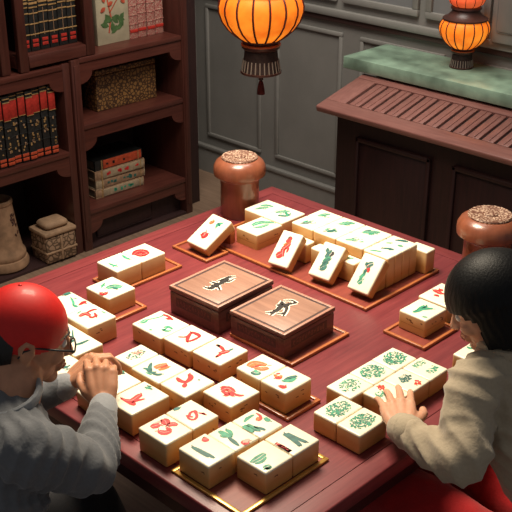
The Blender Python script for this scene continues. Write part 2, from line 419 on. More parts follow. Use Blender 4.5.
for i in range(4):
    standing_book(.595+i*.0520, 1.450+.003*(i % 2), .908, .048, .18, .30+.008*((i*3) % 2), 'ornate', ['ornate red patterned book nearest the painted board', 'ornate red patterned book, second from the painted board', 'ornate red patterned book, third from the painted board', 'ornate red patterned book nearest the right upright'][i], 'ornate red books on the top right shelf')
# painted board
t = thing('painted_board', 'cream board painted with red flowers and green leaves on the top shelf', 'picture', (.485, 1.455, .908))
MB().box(-.095, .095, 0, .03, 0, .36, 'art', .003).build('panel', t)
b = MB(); rr = random.Random(5)
def ribbon_xz(b, pts, w, k, y):
    for (x0, z0), (x1, z1) in zip(pts, pts[1:]):
        d = Vector((x1-x0, z1-z0)); n = Vector((-d.y, d.x)).normalized()*w/2
        b.poly([(x0-n.x, y, z0-n.y), (x1-n.x, y, z1-n.y), (x1+n.x, y, z1+n.y), (x0+n.x, y, z0+n.y)], k)
def leafshape(b, cx, cz, l, w, a, k, y):
    pts = [(cx+l*u*math.cos(a)-w*v*math.sin(a), y, cz+l*u*math.sin(a)+w*v*math.cos(a)) for u, v in ((-.5,0),(-.2,.4),(.15,.45),(.5,0),(.15,-.45),(-.2,-.4))]
    b.poly(pts, k)
ribbon_xz(b, [(-.03,.05),(-.015,.12),(-.03,.2),(.01,.3)], .008, 'art_r', -.0008); ribbon_xz(b, [(-.02,.14),(.03,.2),(.05,.28)], .006, 'art_r', -.0008)
for i in range(13): leafshape(b, -.055+.10*rr.random(), .06+.06*rr.random(), .05, .026, rr.random()*3, 'art_g', -.0012-.0001*i)
for i in range(14): leafshape(b, -.06+.12*rr.random(), .15+.18*rr.random(), .035, .022, rr.random()*3, 'art_r', -.003-.0001*i)
b.build('painting', t)
# damask box
t = thing('patterned_box', 'box covered in gold and brown scrollwork lying on the middle shelf', 'box', (.54, 1.455, .605), R(-1.5))
MB().box(-.175, .175, 0, .11, 0, .165, 'gold_box', .006).build('case', t)
MB().box(-.175, .175, 0, .11, .167, .192, 'gold_box', .006).build('lid', t)
# stack of books
z = .195
for i, (h, k, lk, tx, xo, w, lab) in enumerate(((.043, 'bk_tan', 'bk_cream', 'G', .0, .285, 'pale green and cream book at the bottom of the stack of four'),
        (.045, 'bk_cream', 'bk_tan', 'T', .006, .292, 'cream book with dark blots, second from the bottom of the stack'),
        (.047, 'bk_tan', 'bk_cream', 'R', .003, .290, 'tan book with red markings, second from the top of the stack'),
        (.050, 'bk_black', 'bk_orange', 'K', .008, .277, 'black book with orange-red spine on top of the stack of four'))):
    t = thing('book', lab, 'book', (.305+xo+w/2, 1.432+.004*(i % 2), z), R([-2, -1, -2.5, -1.5][i]), 'books lying in a stack on the low right shelf')
    b = MB(); b.box(-w/2, w/2, 0, .16, 0, .005, k, .001); b.box(-w/2, w/2, 0, .16, h-.005, h, k, .001)
    pr = [(-.006*math.cos(a)+.004, h/2+(h/2)*math.sin(a)) for a in [R(q) for q in range(-90, 91, 15)]]
    M4 = Matrix(((0,0,1,0),(1,0,0,0),(0,1,0,0),(0,0,0,1)))
    b.prism(pr+[(.010, h), (.010, 0)], -w/2, w/2, k, M4); b.build('cover', t)
    MB().box(-w/2+.004, w/2-.004, .006, .155, .005, h-.005, 'pages').build('pages', t)
    b = MB(); b.box(-w/2+.045, w/2-.006, -.0035, .004, .004, h-.004, lk, .002); b.box(-w/2+.034, -w/2+.04, -.0038, .004, .002, h-.002, 'bk_gold')
    b.box(w/2-.028, w/2-.024, -.0045, .004, .003, h-.003, 'bk_gold')
    rr = random.Random(i)
    for q in range(9 if i < 3 else 4):
        x0 = -w/2+.06+rr.random()*(w-.11); b.box(x0, x0+.012, -.0042, .002, h*.25+rr.random()*h*.2, h*.55+rr.random()*h*.2, tx)
    b.build('spine_label', t)
    z += h+.0005
# clay vase and carved chest on the bottom left
t = thing('clay_vase', 'tall tapering clay vase with a ringed foot on the bottom shelf', 'vase', (-.196, 1.475, .012))
b = MB(); b.lathe([(.100,0),(.110,.01),(.112,.03),(.104,.048),(.098,.05),(.102,.058),(.100,.075),(.090,.088),(.084,.12),(.076,.17),(.069,.23),(.063,.285),(.060,.30),(.064,.305),(.064,.318),(.056,.322),(.050,.315),(.046,.25)], 'clay', seg=40); b.build('body', t)
b = MB(); rr = random.Random(3)
for i in range(14):
    a = R(-75+25*rr.random()); zz = .16+.1*rr.random(); r_ = .078-(zz-.17)*.12
    b.box(-.004, .004, -.0012, .0012, -.008, .008, 'lwood', .001, 1, Matrix.Translation((r_*math.cos(a), r_*math.sin(a), zz)) @ Matrix.Rotation(a+PI/2, 4, 'Z') @ Matrix.Rotation(rr.random()*3, 4, 'Y'))
b.build('relief', t)
t = thing('carved_chest', 'small carved stone chest with a domed lid on the bottom shelf', 'chest', (.025, 1.40, .012), R(-2))
MB().box(-.08, .08, -.065, .065, 0, .125, 'chest', .008).build('body', t)
b = MB(); b.box(-.086, .086, -.071, .071, .127, .150, 'chest_plain', .01); b.box(-.062, .062, -.05, .05, .148, .185, 'chest_plain', .022, 4)
b.build('lid', t)
b = MB(); b.box(-.083, .083, -.069, .068, .045, .055, 'chest_plain', .003); b.box(-.006, .006, -.070, .068, .004, .122, 'chest_plain', .003); b.build('band', t)

# ------------------------------------------------------------------ low cabinet under the wall
cb = thing('cabinet', 'low dark wood cabinet with a sloping slatted front under a green marble top', 'cabinet', (1.0, -.4, 0))
CO = (-1.0, .4, 0)
CY0 = -1.55; CY1 = .345
b = MB(); b.prism([(.75, 0), (WX-.04, 0), (WX-.04, .872), (1.0, .872), (.75, .758)], CY0, CY1, 'cab', Matrix(((1,0,0,0),(0,0,1,0),(0,1,0,0),(0,0,0,1)))); b.build('carcass', cb, CO)
for y1, y0 in ((.235, -.135), (-.235, -.62), (-.72, -1.1), (-1.2, -1.5)):
    b = MB(); x = .75
    b.box(x-.007, x+.002, y0, y1, .08, .69, 'cab', .004); f = b.build('door', cb, CO)
    b = MB()
    b.box(x-.018, x-.006, y0, y0+.018, .08, .69, 'cab', .004); b.box(x-.018, x-.006, y1-.018, y1, .08, .69, 'cab', .004)
    b.box(x-.018, x-.006, y0, y1, .672, .69, 'cab', .004); b.box(x-.018, x-.006, y0, y1, .08, .098, 'cab', .004); b.build('moulding', f)
# sloping lid: frame, recess, slats; slope from (.69,.795) up to (.985,.872)
sl = math.atan2(.872-.800, .985-.69); ln = math.hypot(.985-.69, .072)
SM = Matrix.Translation((.69, 0, .800)) @ Matrix.Rotation(-sl, 4, 'Y')
LY0 = -1.6; LY1 = .405
b = MB()
b.box(.0, ln, LY0, LY1, -.026, -.012, 'cab_gap', 0, 2, SM)
b.box(-.012, .062, LY0, LY1, -.026, .0, 'cab_lid_y', .006, 3, SM)
b.box(ln-.05, ln, LY0, LY1, -.026, .0, 'cab_lid_y', .003, 2, SM)
b.box(.05, ln-.04, LY1-.10, LY1, -.026, -.0, 'cab_lid', .003, 2, SM)
b.box(-.005, ln, LY1-.012, LY1+.004, -.026, -.002, 'cab_lid', .004, 2, SM)
b.build('sloping_lid', cb, CO)
y = LY1-.114; i = 0
while y > -.75:
    w = .050
    b = MB(); b.box(.064, ln-.052, y-w, y, -.020, -.002, 'cab_lid', .003, 2, SM)
    b.box(.070, ln-.056, y-w*.62, y-w*.52, -.006, .0015, 'cab_lid', .002, 2, SM)
    b.build('slat', cb, CO); y -= w+.013; i += 1
b = MB()
b.box(.965, WX-.031, -1.65, .505, .880, .932, 'stone', .004); tp = b.build('marble_top', cb, CO)

# ------------------------------------------------------------------ lanterns
def lantern(t, s=1.0, hang=False, skirt=True):
    """gourd lantern; origin at the bottom of the fringe skirt; s scales a body of radius .145"""
    def sc(p): return [(r*s, z*s) for r, z in p]
    body = [(.060,.112),(.085,.128),(.112,.152),(.132,.180),(.143,.212),(.144,.232),(.138,.254),(.127,.272),(.118,.279)]
    b = MB(); b.lathe(sc(body), 'paper', seg=48); b.build('paper_shade', t)
    b = MB(); n = 16
    for i in range(n):
        a = 2*PI*(i+.5)/n
        b.tube([((r*1.006)*s*math.cos(a), (r*1.006)*s*math.sin(a), z*s) for r, z in body], .0037*s, 'lrib', 6)
    b.build('rib', t)
    b = MB(); b.lathe(sc([(.060,.082),(.066,.088),(.067,.098),(.060,.104),(.066,.110),(.066,.118),(.058,.122)]), 'lwood', seg=40)
    b.lathe(sc([(.0615,.094),(.0685,.096),(.0685,.101),(.0615,.103)]), 'lband', seg=40); b.build('lower_collar', t)
    b = MB(); b.lathe(sc([(.116,.274),(.130,.277),(.130,.286),(.104,.298),(.082,.322),(.080,.336),(.088,.340),(.086,.350),(.070,.356)]), 'lwood', seg=40)
    b.build('upper_collar', t)
    top = [(.070,.352),(.094,.368),(.104,.392),(.100,.418),(.080,.440),(.062,.448)]
    b = MB(); b.lathe(sc(top), 'paper_top', seg=40); b.build('upper_shade', t)
    b = MB()
    for i in range(12):
        a = 2*PI*i/12; b.tube([(r*1.006*s*math.cos(a), r*1.006*s*math.sin(a), z*s) for r, z in top], .002*s, 'lrib', 6)
    b.build('upper_rib', t)
    b = MB(); b.lathe(sc([(.060,.444),(.070,.448),(.070,.458),(.030,.470)]), 'lwood', seg=32); b.build('finial', t)
    b = MB(); b.lathe(sc([(.064,.0),(.068,.004),(.060,.04),(.056,.084)]), 'fringe', seg=40)
    for i in range(26):
        a = 2*PI*i/26
        b.tube([(.0675*s*math.cos(a), .0675*s*math.sin(a), .006*s), (.061*s*math.cos(a), .061*s*math.sin(a), .045*s)], .0022*s, 'bead', 5)
    b.lathe(sc([(.066,-.002),(.071,0),(.071,.006),(.066,.008)]), 'lwood', seg=40)
    b.build('fringe_skirt', t)
    if hang:
        b = MB(); b.tube([(0,0,.01),(0,0,-.025)], .0025, 'lrib', 6); b.lathe([(.004,-.03),(.009,-.026),(.008,-.018),(.004,-.014)], 'lwood', seg=12)
        b.lathe([(.014,-.078),(.013,-.06),(.008,-.036),(.004,-.028)], 'tassel', seg=14); b.build('tassel', t)
        b = MB(); b.tube([(0,0,.46*s),(0,0,1.85)], .003, 'lrib', 6); b.build('cord', t)
t = thing('hanging_lantern', 'large glowing orange ribbed paper lantern hanging by a cord above the far corner', 'lantern', (.118, .169, 1.092))
lantern(t, 1.0, True)
t = thing('standing_lantern', 'smaller glowing orange ribbed lantern standing on the green marble top', 'lantern', (1.168, .045, .9335))
lantern(t, .70)

# ------------------------------------------------------------------ table
tb = thing('table', 'large square red lacquered wooden game table', 'table', (-.655, -.625, 0))
TO = (.655, .625, 0)
X0, X1, Y0, Y1 = -1.312, 0.0, -1.252, 0.0; rw = .048
MB().box(X0+rw+.002, X1-rw-.002, Y0+rw+.002, Y1-rw-.002, TZ-.03, TZ, 'table').build('tabletop', tb, TO)
def rail(pts, k):
    b = MB(); b.prism(pts, TZ-.036, TZ, k)
    bm = b.bm; es = [e for e in bm.edges if all(abs(v.co.z-TZ) < 1e-6 or abs(v.co.z-(TZ-.036)) < 1e-6 for v in e.verts) and abs((e.verts[0].co-e.verts[1].co).z) < 1e-6 and any(all(abs(v.co[ax_]-val) < 1e-6 for v in e.verts) for ax_, val in ((0, X0), (0, X1), (1, Y0), (1, Y1)))]
    bmesh.ops.bevel(bm, geom=es, offset=.004, segments=3, affect='EDGES', profile=.5)
    b.build('edge_rail', tb, TO)
rail([(X0,Y1),(X0+rw,Y1-rw),(X1-rw,Y1-rw),(X1,Y1)], 'table_rail_x'); rail([(X0,Y0),(X1,Y0),(X1-rw,Y0+rw),(X0+rw,Y0+rw)], 'table_rail_x')
rail([(X0,Y0),(X0+rw,Y0+rw),(X0+rw,Y1-rw),(X0,Y1)], 'table_rail_y'); rail([(X1,Y0),(X1,Y1),(X1-rw,Y1-rw),(X1-rw,Y0+rw)], 'table_rail_y')
b = MB(); c = .045
for a in ((X0+c, X1-c, Y0+c, Y0+c+.02), (X0+c, X1-c, Y1-c-.02, Y1-c), (X0+c, X0+c+.02, Y0+c, Y1-c), (X1-c-.02, X1-c, Y0+c, Y1-c)):
    b.box(*a, TZ-.12, TZ-.034, 'table_dark')
b.build('apron', tb, TO)
for x in (X0+.085, X1-.085):
    for y in (Y0+.085, Y1-.085):
        b = MB(); b.box(x-.035, x+.035, y-.035, y+.035, 0, TZ-.034, 'table_dark', .006); b.build('leg', tb, TO)

# canisters
def canister(x, y, label, top, r):
    t = thing('canister', label, 'canister', (x, y, TZ+.0005), 0, 'turned wooden canisters at the far corners of the table')
    h = top-TZ; rc = r*1.34
    b = MB(); b.lathe([(r*.96,0),(r,.004),(r*.98,h*.5),(r*1.0,h*.62),(r*.96,h*.64)], 'can', seg=48); b.build('body', t)
    b = MB(); b.lathe([(r*1.06,h*.63),(r*1.12,h*.655),(rc*.985,h*.70),(rc,h*.76),(rc*.985,h*.84),(rc*.90,h*.91),(rc*.76,h*.955),(rc*.70,h*.965)], 'can', seg=48); l = b.build('lid', t)
    b = MB(); b.lathe([(rc*.69,h*.955),(rc*.69,h*.985),(rc*.66,h*1.0),(rc*.60,h*.992)], 'can_disc', seg=40)
    b.lathe([(rc*.25,h*.99),(rc*.22,h*1.01),(rc*.1,h*1.015)], 'can_disc', seg=24); b.build('carved_disc', l)
canister(-.243, -.090, 'turned redwood canister with carved lid between the bookcase side and the back tiles', .945, .062)
canister(-.085, -.905, 'turned redwood canister with carved lid behind the black-haired player', .945, .066)
TILES = {'10': (-1.095, -0.608, 0.083, 0.064, 0.053, 0.0, 0.0),
 '11': (-1.096, -0.69, 0.086, 0.095, 0.053, 0.4, 0.0),
 '12': (-1.09, -0.781, 0.091, 0.083, 0.053, 0.4, 0.0),
 '13': (-1.194, -0.663, 0.077, 0.075, 0.05, 0.0, 0.0),
 '14': (-1.209, -0.753, 0.107, 0.085, 0.056, 0.0, 0.0),
 '15a': (-1.2465, -0.886, 0.0735, 0.088, 0.058, 0.0, 0.0),
 '15b': (-1.1715, -0.886, 0.0735, 0.088, 0.058, 0.0, 0.0),
 '16': (-1.043, -0.873, 0.09, 0.091, 0.05, -0.6, 0.0),
 '17a': (-0.935, -0.86, 0.087, 0.0765, 0.057, 0.0, 0.004),
 '17b': (-0.935, -0.938, 0.087, 0.0765, 0.057, 0.0, 0.004),
 '18': (-1.236, -1.001, 0.074, 0.09, 0.056, 0.0, 0.003),
 '19': (-1.1655, -1.004, 0.067, 0.084, 0.055, -1.0, 0.003),
 '1a': (-0.8198, -0.199, 0.086, 0.09, 0.058, 0.0, 0.004),
 '1b': (-0.7323, -0.199, 0.086, 0.09, 0.058, 0.0, 0.004),
 '2': (-0.925, -0.295, 0.09, 0.096, 0.052, 0.8, 0.004),
 '20': (-1.098, -1.007, 0.067, 0.086, 0.055, -0.4, 0.003),
 '21a': (-1.168, -1.097, 0.0785, 0.082, 0.054, 0.0, 0.003),
 '21b': (-1.088, -1.097, 0.0785, 0.082, 0.054, 0.0, 0.003),
 '22a': (-0.928, -1.0853, 0.091, 0.064, 0.048, 0.0, 0.0),
 '22b': (-0.928, -1.1508, 0.091, 0.064, 0.048, 0.0, 0.0),
 '24a': (-0.8387, -1.043, 0.0792, 0.072, 0.048, -0.5, 0.0),
 '24b': (-0.758, -1.043, 0.0792, 0.072, 0.048, -0.5, 0.0),
 '24c': (-0.6773, -1.043, 0.0792, 0.072, 0.048, -0.5, 0.0),
 '25a': (-0.8047, -1.12, 0.0702, 0.078, 0.048, 0.4, 0.0),
 '25b': (-0.733, -1.12, 0.0702, 0.078, 0.048, 0.4, 0.0),
 '25c': (-0.6613, -1.12, 0.0702, 0.078, 0.048, 0.4, 0.0),
 '26': (-0.444, -0.954, 0.089, 0.083, 0.051, 0.0, 0.004),
 '27': (-0.338, -0.944, 0.103, 0.09, 0.054, 0.0, 0.0),
 '28': (-0.525, -1.16, 0.08, 0.062, 0.05, 0.0, 0.0),
 '29': (-0.358, -0.289, 0.108, 0.088, 0.053, 0.0, 0.0),
 '30a': (-0.25, -0.2095, 0.105, 0.0795, 0.053, 0.0, 0.004),
 '30b': (-0.25, -0.2905, 0.105, 0.0795, 0.053, 0.0, 0.004),
 '3a': (-1.063, -0.2955, 0.089, 0.0935, 0.062, 0.0, 0.0),
 '3b': (-1.063, -0.3905, 0.089, 0.0935, 0.062, 0.0, 0.0),
 '4': (-1.158, -0.439, 0.083, 0.144, 0.054, -0.8, 0.0),
 '5': (-1.246, -0.535, 0.085, 0.08, 0.055, 2.0, 0.0),
 '5b': (-1.242, -0.655, 0.07, 0.08, 0.04, -6.0, 0.0),
 '7': (-0.952, -0.528, 0.096, 0.108, 0.048, 0.6, 0.0),
 '8': (-0.945, -0.63, 0.093, 0.092, 0.048, 0.6, 0.0),
 '9': (-0.938, -0.7275, 0.095, 0.094, 0.049, 1.2, 0.0)}
DESIGNS = {
 '1a': [('G', 5, 'l', [(-26.7, 11.8), (-24.9, -7.4), (-20.1, -22.7)]), ('G', 3, 'l', [(-35.1, -14.4), (-12.8, -9.3)]), ('G', 6, 'l', [(32.8, 26.2), (28.5, 3.6), (31.3, -11.8)])],
 '1b': [('R', 16, 'l', [(-32.5, 3.6), (-9.3, 12.9), (2.3, 1.1), (-0.8, -19.5)]), ('R', 12, 'l', [(-23.8, 3.9), (-16.4, -12.7), (3.3, -14.6)]), ('G', 3, 'l', [(-18.8, -15.7), (-12.8, -25.4)])],
 '2': [('G', 4, 'l', [(-12.0, 27.5), (-2.3, 17.4)]), ('G', 4, 'l', [(-19.7, 14.4), (5.2, 30.9)]), ('G', 14, 'l', [(-11.2, 2.3), (8.4, -1.9), (22.3, -19.7)]), ('T', 5, 'l', [(4.8, 9.9), (3.0, -12.6), (6.6, -24.4)]), ('R', 9, 'l', [(-37.9, -5.1), (-37.5, -18.3), (-24.5, -15.9)])],
 '3a': [('T', 8, 'c', [(18.4, 40.8), (38.5, 40.8)]), ('G', 4, 'l', [(23.9, 20.3), (11.9, -8.6), (-0.1, -23.3)]), ('G', 6, 'l', [(3.0, -19.0), (3.7, -36.1)]), ('R', 7, 'l', [(14.1, -30.4), (30.1, -27.1), (38.5, -25.7)]), ('G', 3, 'l', [(26.0, 10.5), (31.7, 1.6)]), ('R', 3, 'l', [(28.4, -19.4), (31.2, -40.3)])],
 '3b': [('R', 9, 'l', [(-23.0, 14.7), (-3.6, 16.6), (-1.2, -0.2)]), ('R', 5, 'l', [(-3.6, 16.6), (19.6, 19.2), (30.8, 13.7)]), ('R', 5, 'l', [(-2.9, 1.5), (-3.9, -11.8), (15.5, -10.1)]), ('G', 3, 'l', [(-1.2, 35.9), (-17.3, 30.5)]), ('G', 3, 'l', [(33.0, -3.2), (33.6, -18.3)]), ('R', 4, 'l', [(15.9, 4.0), (4.6, -20.4)])],
 '4': [('T', 3.2, 'l', [(27.7, 32.5), (-0.5, -9.4), (-8.4, -34.6)]), ('T', 6, 'l', [(-14.3, -28.8), (2.9, -34.2), (26.3, -34.0)]), ('T', 2, 'l', [(5.2, 10.6), (-14.7, -24.5)])],
 '5': [('T', 4, 'l', [(3.7, 11.5), (-0.6, -10.2)]), ('T', 4, 'l', [(-7.4, -2.8), (13.5, -3.0)]), ('T', 2, 'l', [(-8.9, -12.3), (6.4, -14.1)])],
 '5b': [('K', 9, 'l', [(-29.0, 15.6), (-29.0, 12.4), (-29.0, 3.2)])],
 '7': [('G', 9, 'l', [(-32.1, 40.7), (-21.5, 38.3), (-8.6, 42.2)]), ('G', 3, 'c', [(-22.3, 44.8), (18.4, 28.7), (35.0, 29.0)]), ('R', 5, 'c', [(35.4, 31.6), (38.2, 14.1), (33.5, -7.2)]), ('R', 6, 'l', [(28.0, 10.0), (32.8, -0.7)]), ('G', 5, 'l', [(-15.8, -21.4), (-13.9, -37.3), (-4.4, -44.5)]), ('G', 5, 'l', [(-7.3, -19.0), (3.6, -24.7), (1.9, -42.5)]), ('G', 3, 'l', [(-20.6, -30.4), (2.3, -26.2)]), ('G', 4, 'l', [(-38.1, -1.1), (-35.3, -9.6)])],
 '8': [('R', 4, 'c', [(-19.2, 22.8), (-6.1, 9.2), (19.7, 12.6)]), ('R', 6, 'l', [(-22.2, -11.8), (-6.0, 2.3), (19.4, 17.1)]), ('R', 7, 'l', [(19.4, 17.1), (21.5, -2.9), (17.6, -15.3)]), ('R', 5, 'l', [(-19.9, -11.5), (-2.5, -14.8), (17.0, -14.7)])],
 '9': [('R', 9, 'l', [(-12.7, -7.3), (-1.6, -12.5), (13.0, -17.5)]), ('R', 6, 'l', [(3.1, -11.0), (11.1, 6.8), (13.1, 22.0)]), ('T', 5, 'l', [(14.1, 26.3), (9.9, 12.2)]), ('R', 5, 'l', [(-1.6, -12.5), (-18.9, -13.6), (-30.5, -15.5)]), ('T', 4, 'l', [(11.4, -15.8), (27.0, -16.6)]), ('T', 4, 'l', [(-26.8, -11.7), (-23.9, -17.3)])],
 '11': [('T', 6, 'l', [(1.8, 29.4), (-14.3, 15.4), (-19.4, 2.6)]), ('T', 5, 'l', [(-24.6, 26.0), (-20.7, 14.7), (-15.6, 7.0)]), ('T', 5, 'l', [(-24.4, 13.8), (-24.2, -0.9), (-14.4, -8.6)]), ('T', 6, 'l', [(-25.0, -7.3), (-20.5, -19.0), (-11.2, -23.8)]), ('O', 10, 'c', [(-6.5, 7.4), (9.6, 5.4), (23.9, -2.0)]), ('O', 6, 'c', [(-5.8, -5.4), (8.0, -10.0), (20.4, -10.7)]), ('R', 3, 'l', [(2.9, -2.3), (23.8, -5.5)]), ('G', 3, 'l', [(-32.5, 7.7), (-30.3, -10.1)])],
 '12': [('R', 7, 'l', [(-3.9, 30.5), (-7.5, 16.6), (-3.8, 1.2)]), ('R', 8, 'l', [(25.7, 23.7), (17.6, 8.4), (-3.8, 1.2)]), ('R', 5, 'l', [(-10.6, 16.4), (0.0, 5.4)]), ('R', 7, 'l', [(-6.3, 0.4), (-20.3, -10.5)]), ('T', 4, 'l', [(22.3, -10.5), (26.4, -12.5)])],
 '13': [('G', 6, 'l', [(30.5, 25.2), (32.5, 23.1), (32.5, 20.3)]), ('T', 4, 'l', [(26.9, 19.3), (32.5, 14.7)])],
 '14': [('R', 6, 'l', [(-28.6, 23.7), (-26.8, 7.7), (-26.1, -11.3), (-24.1, -18.7)]), ('R', 9, 'l', [(-28.4, 15.9), (-19.4, 0.2), (5.2, 3.5), (12.7, 2.6)]), ('R', 4, 'l', [(-24.2, -5.7), (-6.1, -10.1), (6.3, -15.0)]), ('R', 5, 'l', [(-18.9, -2.5), (-24.1, -18.7)]), ('T', 4, 'l', [(35.7, 21.5), (39.3, 11.1), (42.3, 1.3)]), ('G', 4, 'l', [(32.8, 13.3), (47.5, 14.7)]), ('T', 3, 'l', [(43.5, 22.7), (47.0, 10.1)])],
 '15a': [('R', 11, 'l', [(-18.1, 23.7), (-7.4, 21.9), (1.0, 17.3)]), ('R', 12, 'l', [(17.9, 29.5), (16.6, 18.6), (10.1, 8.0)]), ('R', 10, 'l', [(-15.0, 3.7), (-11.0, -10.1), (3.4, -15.0)]), ('R', 9, 'l', [(10.1, 5.0), (20.5, 1.5), (26.7, -8.8)]), ('R', 6, 'l', [(4.1, 1.2), (3.4, -15.0)]), ('P', 4, 'l', [(-5.3, 30.7), (14.6, 25.7)])],
 '15b': [('R', 4, 'c', [(-11.1, 5.0), (-16.4, -10.1), (-10.2, -18.5), (1.8, -13.2), (9.4, 3.0), (0.6, 5.6), (-9.2, -2.1), (-6.4, -10.0)]), ('R', 4, 'l', [(12.8, 6.8), (9.8, -5.8)]), ('R', 3, 'l', [(12.2, -6.2), (16.0, -14.2), (18.8, -25.3)]), ('R', 4, 'l', [(18.0, -12.1), (17.4, -21.9)]), ('T', 6, 'l', [(-17.9, 38.0), (-10.0, 37.3), (-2.1, 35.6)])],
 '16': [('R', 12, 'l', [(-14.0, 16.7), (0.6, 13.3), (0.5, -8.8)]), ('R', 7, 'l', [(-15.2, 12.3), (-15.6, -3.8), (-23.9, -3.2)]), ('R', 6, 'l', [(-3.3, 6.0), (-0.2, 21.9), (-5.9, 25.4)]), ('R', 6, 'l', [(-7.1, -1.2), (-11.8, -18.5)]), ('R', 5, 'l', [(-2.7, -9.0), (-1.5, -23.3), (7.6, -32.3)]), ('O', 4, 'l', [(-6.2, 12.3), (-1.4, -1.4)])],
 '17a': [('O', 13, 'l', [(-21.7, 20.1), (-1.3, 19.9), (11.5, -5.8)]), ('O', 9, 'l', [(-15.4, 6.0), (-7.2, -10.2), (6.9, -16.7)]), ('R', 3, 'l', [(-21.5, 12.1), (2.6, 3.3)]), ('T', 10, 'l', [(-31.9, -0.6), (-30.4, -12.8), (-20.1, -17.1)]), ('G', 5, 'l', [(-21.6, -0.1), (-28.7, -19.1)])],
 '17b': [('O', 6, 'l', [(-6.1, 31.4), (-6.6, 16.7), (4.4, 17.7)]), ('R', 6, 'l', [(-14.1, 21.4), (-5.7, 9.8)]), ('R', 4, 'l', [(-0.6, 30.3), (7.8, 26.4)]), ('T', 8, 'l', [(-11.7, -3.6), (6.2, -2.4), (26.8, -8.2)]), ('G', 7, 'l', [(-8.7, 0.8), (0.5, -11.5), (16.2, -12.5)]), ('R', 8, 'l', [(-30.1, -7.0), (-28.3, -17.7), (-21.4, -18.8)])],
 '18': [('T', 7, 'l', [(-15.0, 28.1), (-13.3, 2.1), (-14.2, -21.7)]), ('T', 5, 'l', [(-10.7, 5.0), (-9.8, -17.1), (-8.8, -31.8)]), ('R', 10, 'l', [(17.7, 32.8), (21.1, 26.5), (27.0, 25.2)])],
 '19': [('G', 8, 'l', [(-9.8, 32.3), (-8.7, 18.6), (-8.0, -1.1)]), ('G', 6, 'l', [(-19.4, 14.8), (-10.5, 7.9), (-2.8, -1.5)]), ('T', 6, 'l', [(-10.8, 1.7), (-13.0, -15.1), (-15.0, -31.7)]), ('G', 6, 'l', [(3.5, 25.9), (4.6, 15.2), (-1.1, 1.6)]), ('R', 10, 'l', [(-6.8, -33.3), (1.7, -34.2), (9.7, -36.0)]), ('P', 8, 'l', [(1.2, -29.0), (9.7, -34.5), (11.1, -36.0)])],
 '20': [('G', 5, 'l', [(-16.9, 21.3), (-1.1, 25.6), (16.3, 25.6)]), ('G', 5, 'l', [(-8.0, 27.4), (4.3, 25.3)]), ('R', 4, 'l', [(23.3, 26.7), (23.0, 14.7), (15.2, 4.2), (5.8, 3.5)]), ('O', 8, 'l', [(9.0, 12.4), (13.2, 6.2)]), ('G', 8, 'c', [(-27.5, 12.6), (-27.5, -2.0), (-27.2, -18.0)]), ('G', 6, 'c', [(-19.1, 10.4), (-17.8, -2.8), (-16.6, -18.8)]), ('T', 5, 'l', [(-14.9, -5.7), (-8.4, -22.1), (-7.2, -31.1)]), ('T', 4, 'l', [(-23.7, -11.6), (-15.8, -26.5)]), ('G', 7, 'l', [(23.6, 0.9), (22.8, -8.5), (23.7, -14.5)])],
 '21a': [('G', 10, 'l', [(-32.7, 4.1), (-14.2, 3.3), (6.3, 5.4)]), ('G', 9, 'l', [(-30.9, -2.3), (-16.9, -4.8), (-1.0, -2.8)]), ('G', 9, 'l', [(-30.3, -26.9), (-22.3, -28.8), (-14.3, -30.7)]), ('G', 6, 'l', [(-29.5, -30.4), (-18.7, -33.3)])],
 '21b': [('R', 5, 'c', [(-33.2, 10.7), (-33.2, 14.2), (-33.2, 13.1)]), ('R', 6, 'c', [(-33.2, 9.3), (-33.2, -2.7), (-33.2, -22.2), (-33.2, -26.7), (-33.2, -21.5), (-33.2, -10.5), (-33.2, -7.1)]), ('R', 6, 'l', [(-33.2, 7.5), (-33.2, -3.5), (-33.2, -14.2)]), ('R', 3, 'l', [(-33.2, -7.7), (-33.2, -11.6)]), ('T', 7, 'c', [(1.5, 23.9), (1.3, 4.6), (-4.5, -27.7)]), ('T', 6, 'c', [(7.2, 21.0), (8.3, -5.3), (12.8, -29.1)]), ('T', 4, 'c', [(-1.1, 2.3), (0.5, -20.5)])],
 '26': [('G', 7, 'l', [(-31.3, 7.9), (-11.9, 2.9), (21.5, 3.0)]), ('G', 8, 'l', [(-22.2, 7.4), (3.5, -1.0), (19.1, -16.9)]), ('T', 5, 'l', [(-0.0, 5.6), (17.2, 2.9)]), ('G', 5, 'l', [(-12.9, 8.3), (18.8, 10.2)]), ('G', 4, 'l', [(-33.3, -21.9), (-27.4, -33.7)])],
 '27': [('R', 10, 'l', [(-1.4, 34.5), (1.2, 23.9), (-3.5, 5.1)]), ('R', 7, 'l', [(-20.5, 17.7), (-17.8, 4.2)]), ('R', 7, 'l', [(14.0, 26.8), (13.8, 14.3)]), ('R', 5, 'l', [(-7.9, 17.4), (3.7, -2.1)]), ('G', 5, 'c', [(-33.2, -26.3), (-19.8, -24.7), (-17.2, -31.9)]), ('T', 4, 'l', [(-38.4, -31.7), (-23.4, -36.3)])],
 '28': [('R', 5, 'c', [(34.0, 25.0), (34.0, 25.0), (34.0, 24.8)]), ('R', 4, 'l', [(34.0, 25.0), (34.0, 25.0)]), ('G', 5, 'l', [(9.6, 25.0), (8.5, 15.6), (18.2, 8.4)]), ('G', 4, 'l', [(19.9, 25.0), (18.8, 14.3)])],
 '29': [('G', 13, 'l', [(-13.4, 16.0), (20.1, 14.4), (48.0, -15.9)]), ('G', 9, 'l', [(-20.8, -1.1), (0.1, -10.1), (27.4, -13.0)]), ('G', 4, 'l', [(35.1, 9.2), (48.0, -23.3)])],
 '30a': [('G', 9, 'l', [(-30.8, 10.9), (-11.4, 4.5), (6.7, -8.4)]), ('G', 7, 'l', [(-3.1, 17.6), (15.1, 9.9), (21.0, -14.9)])],
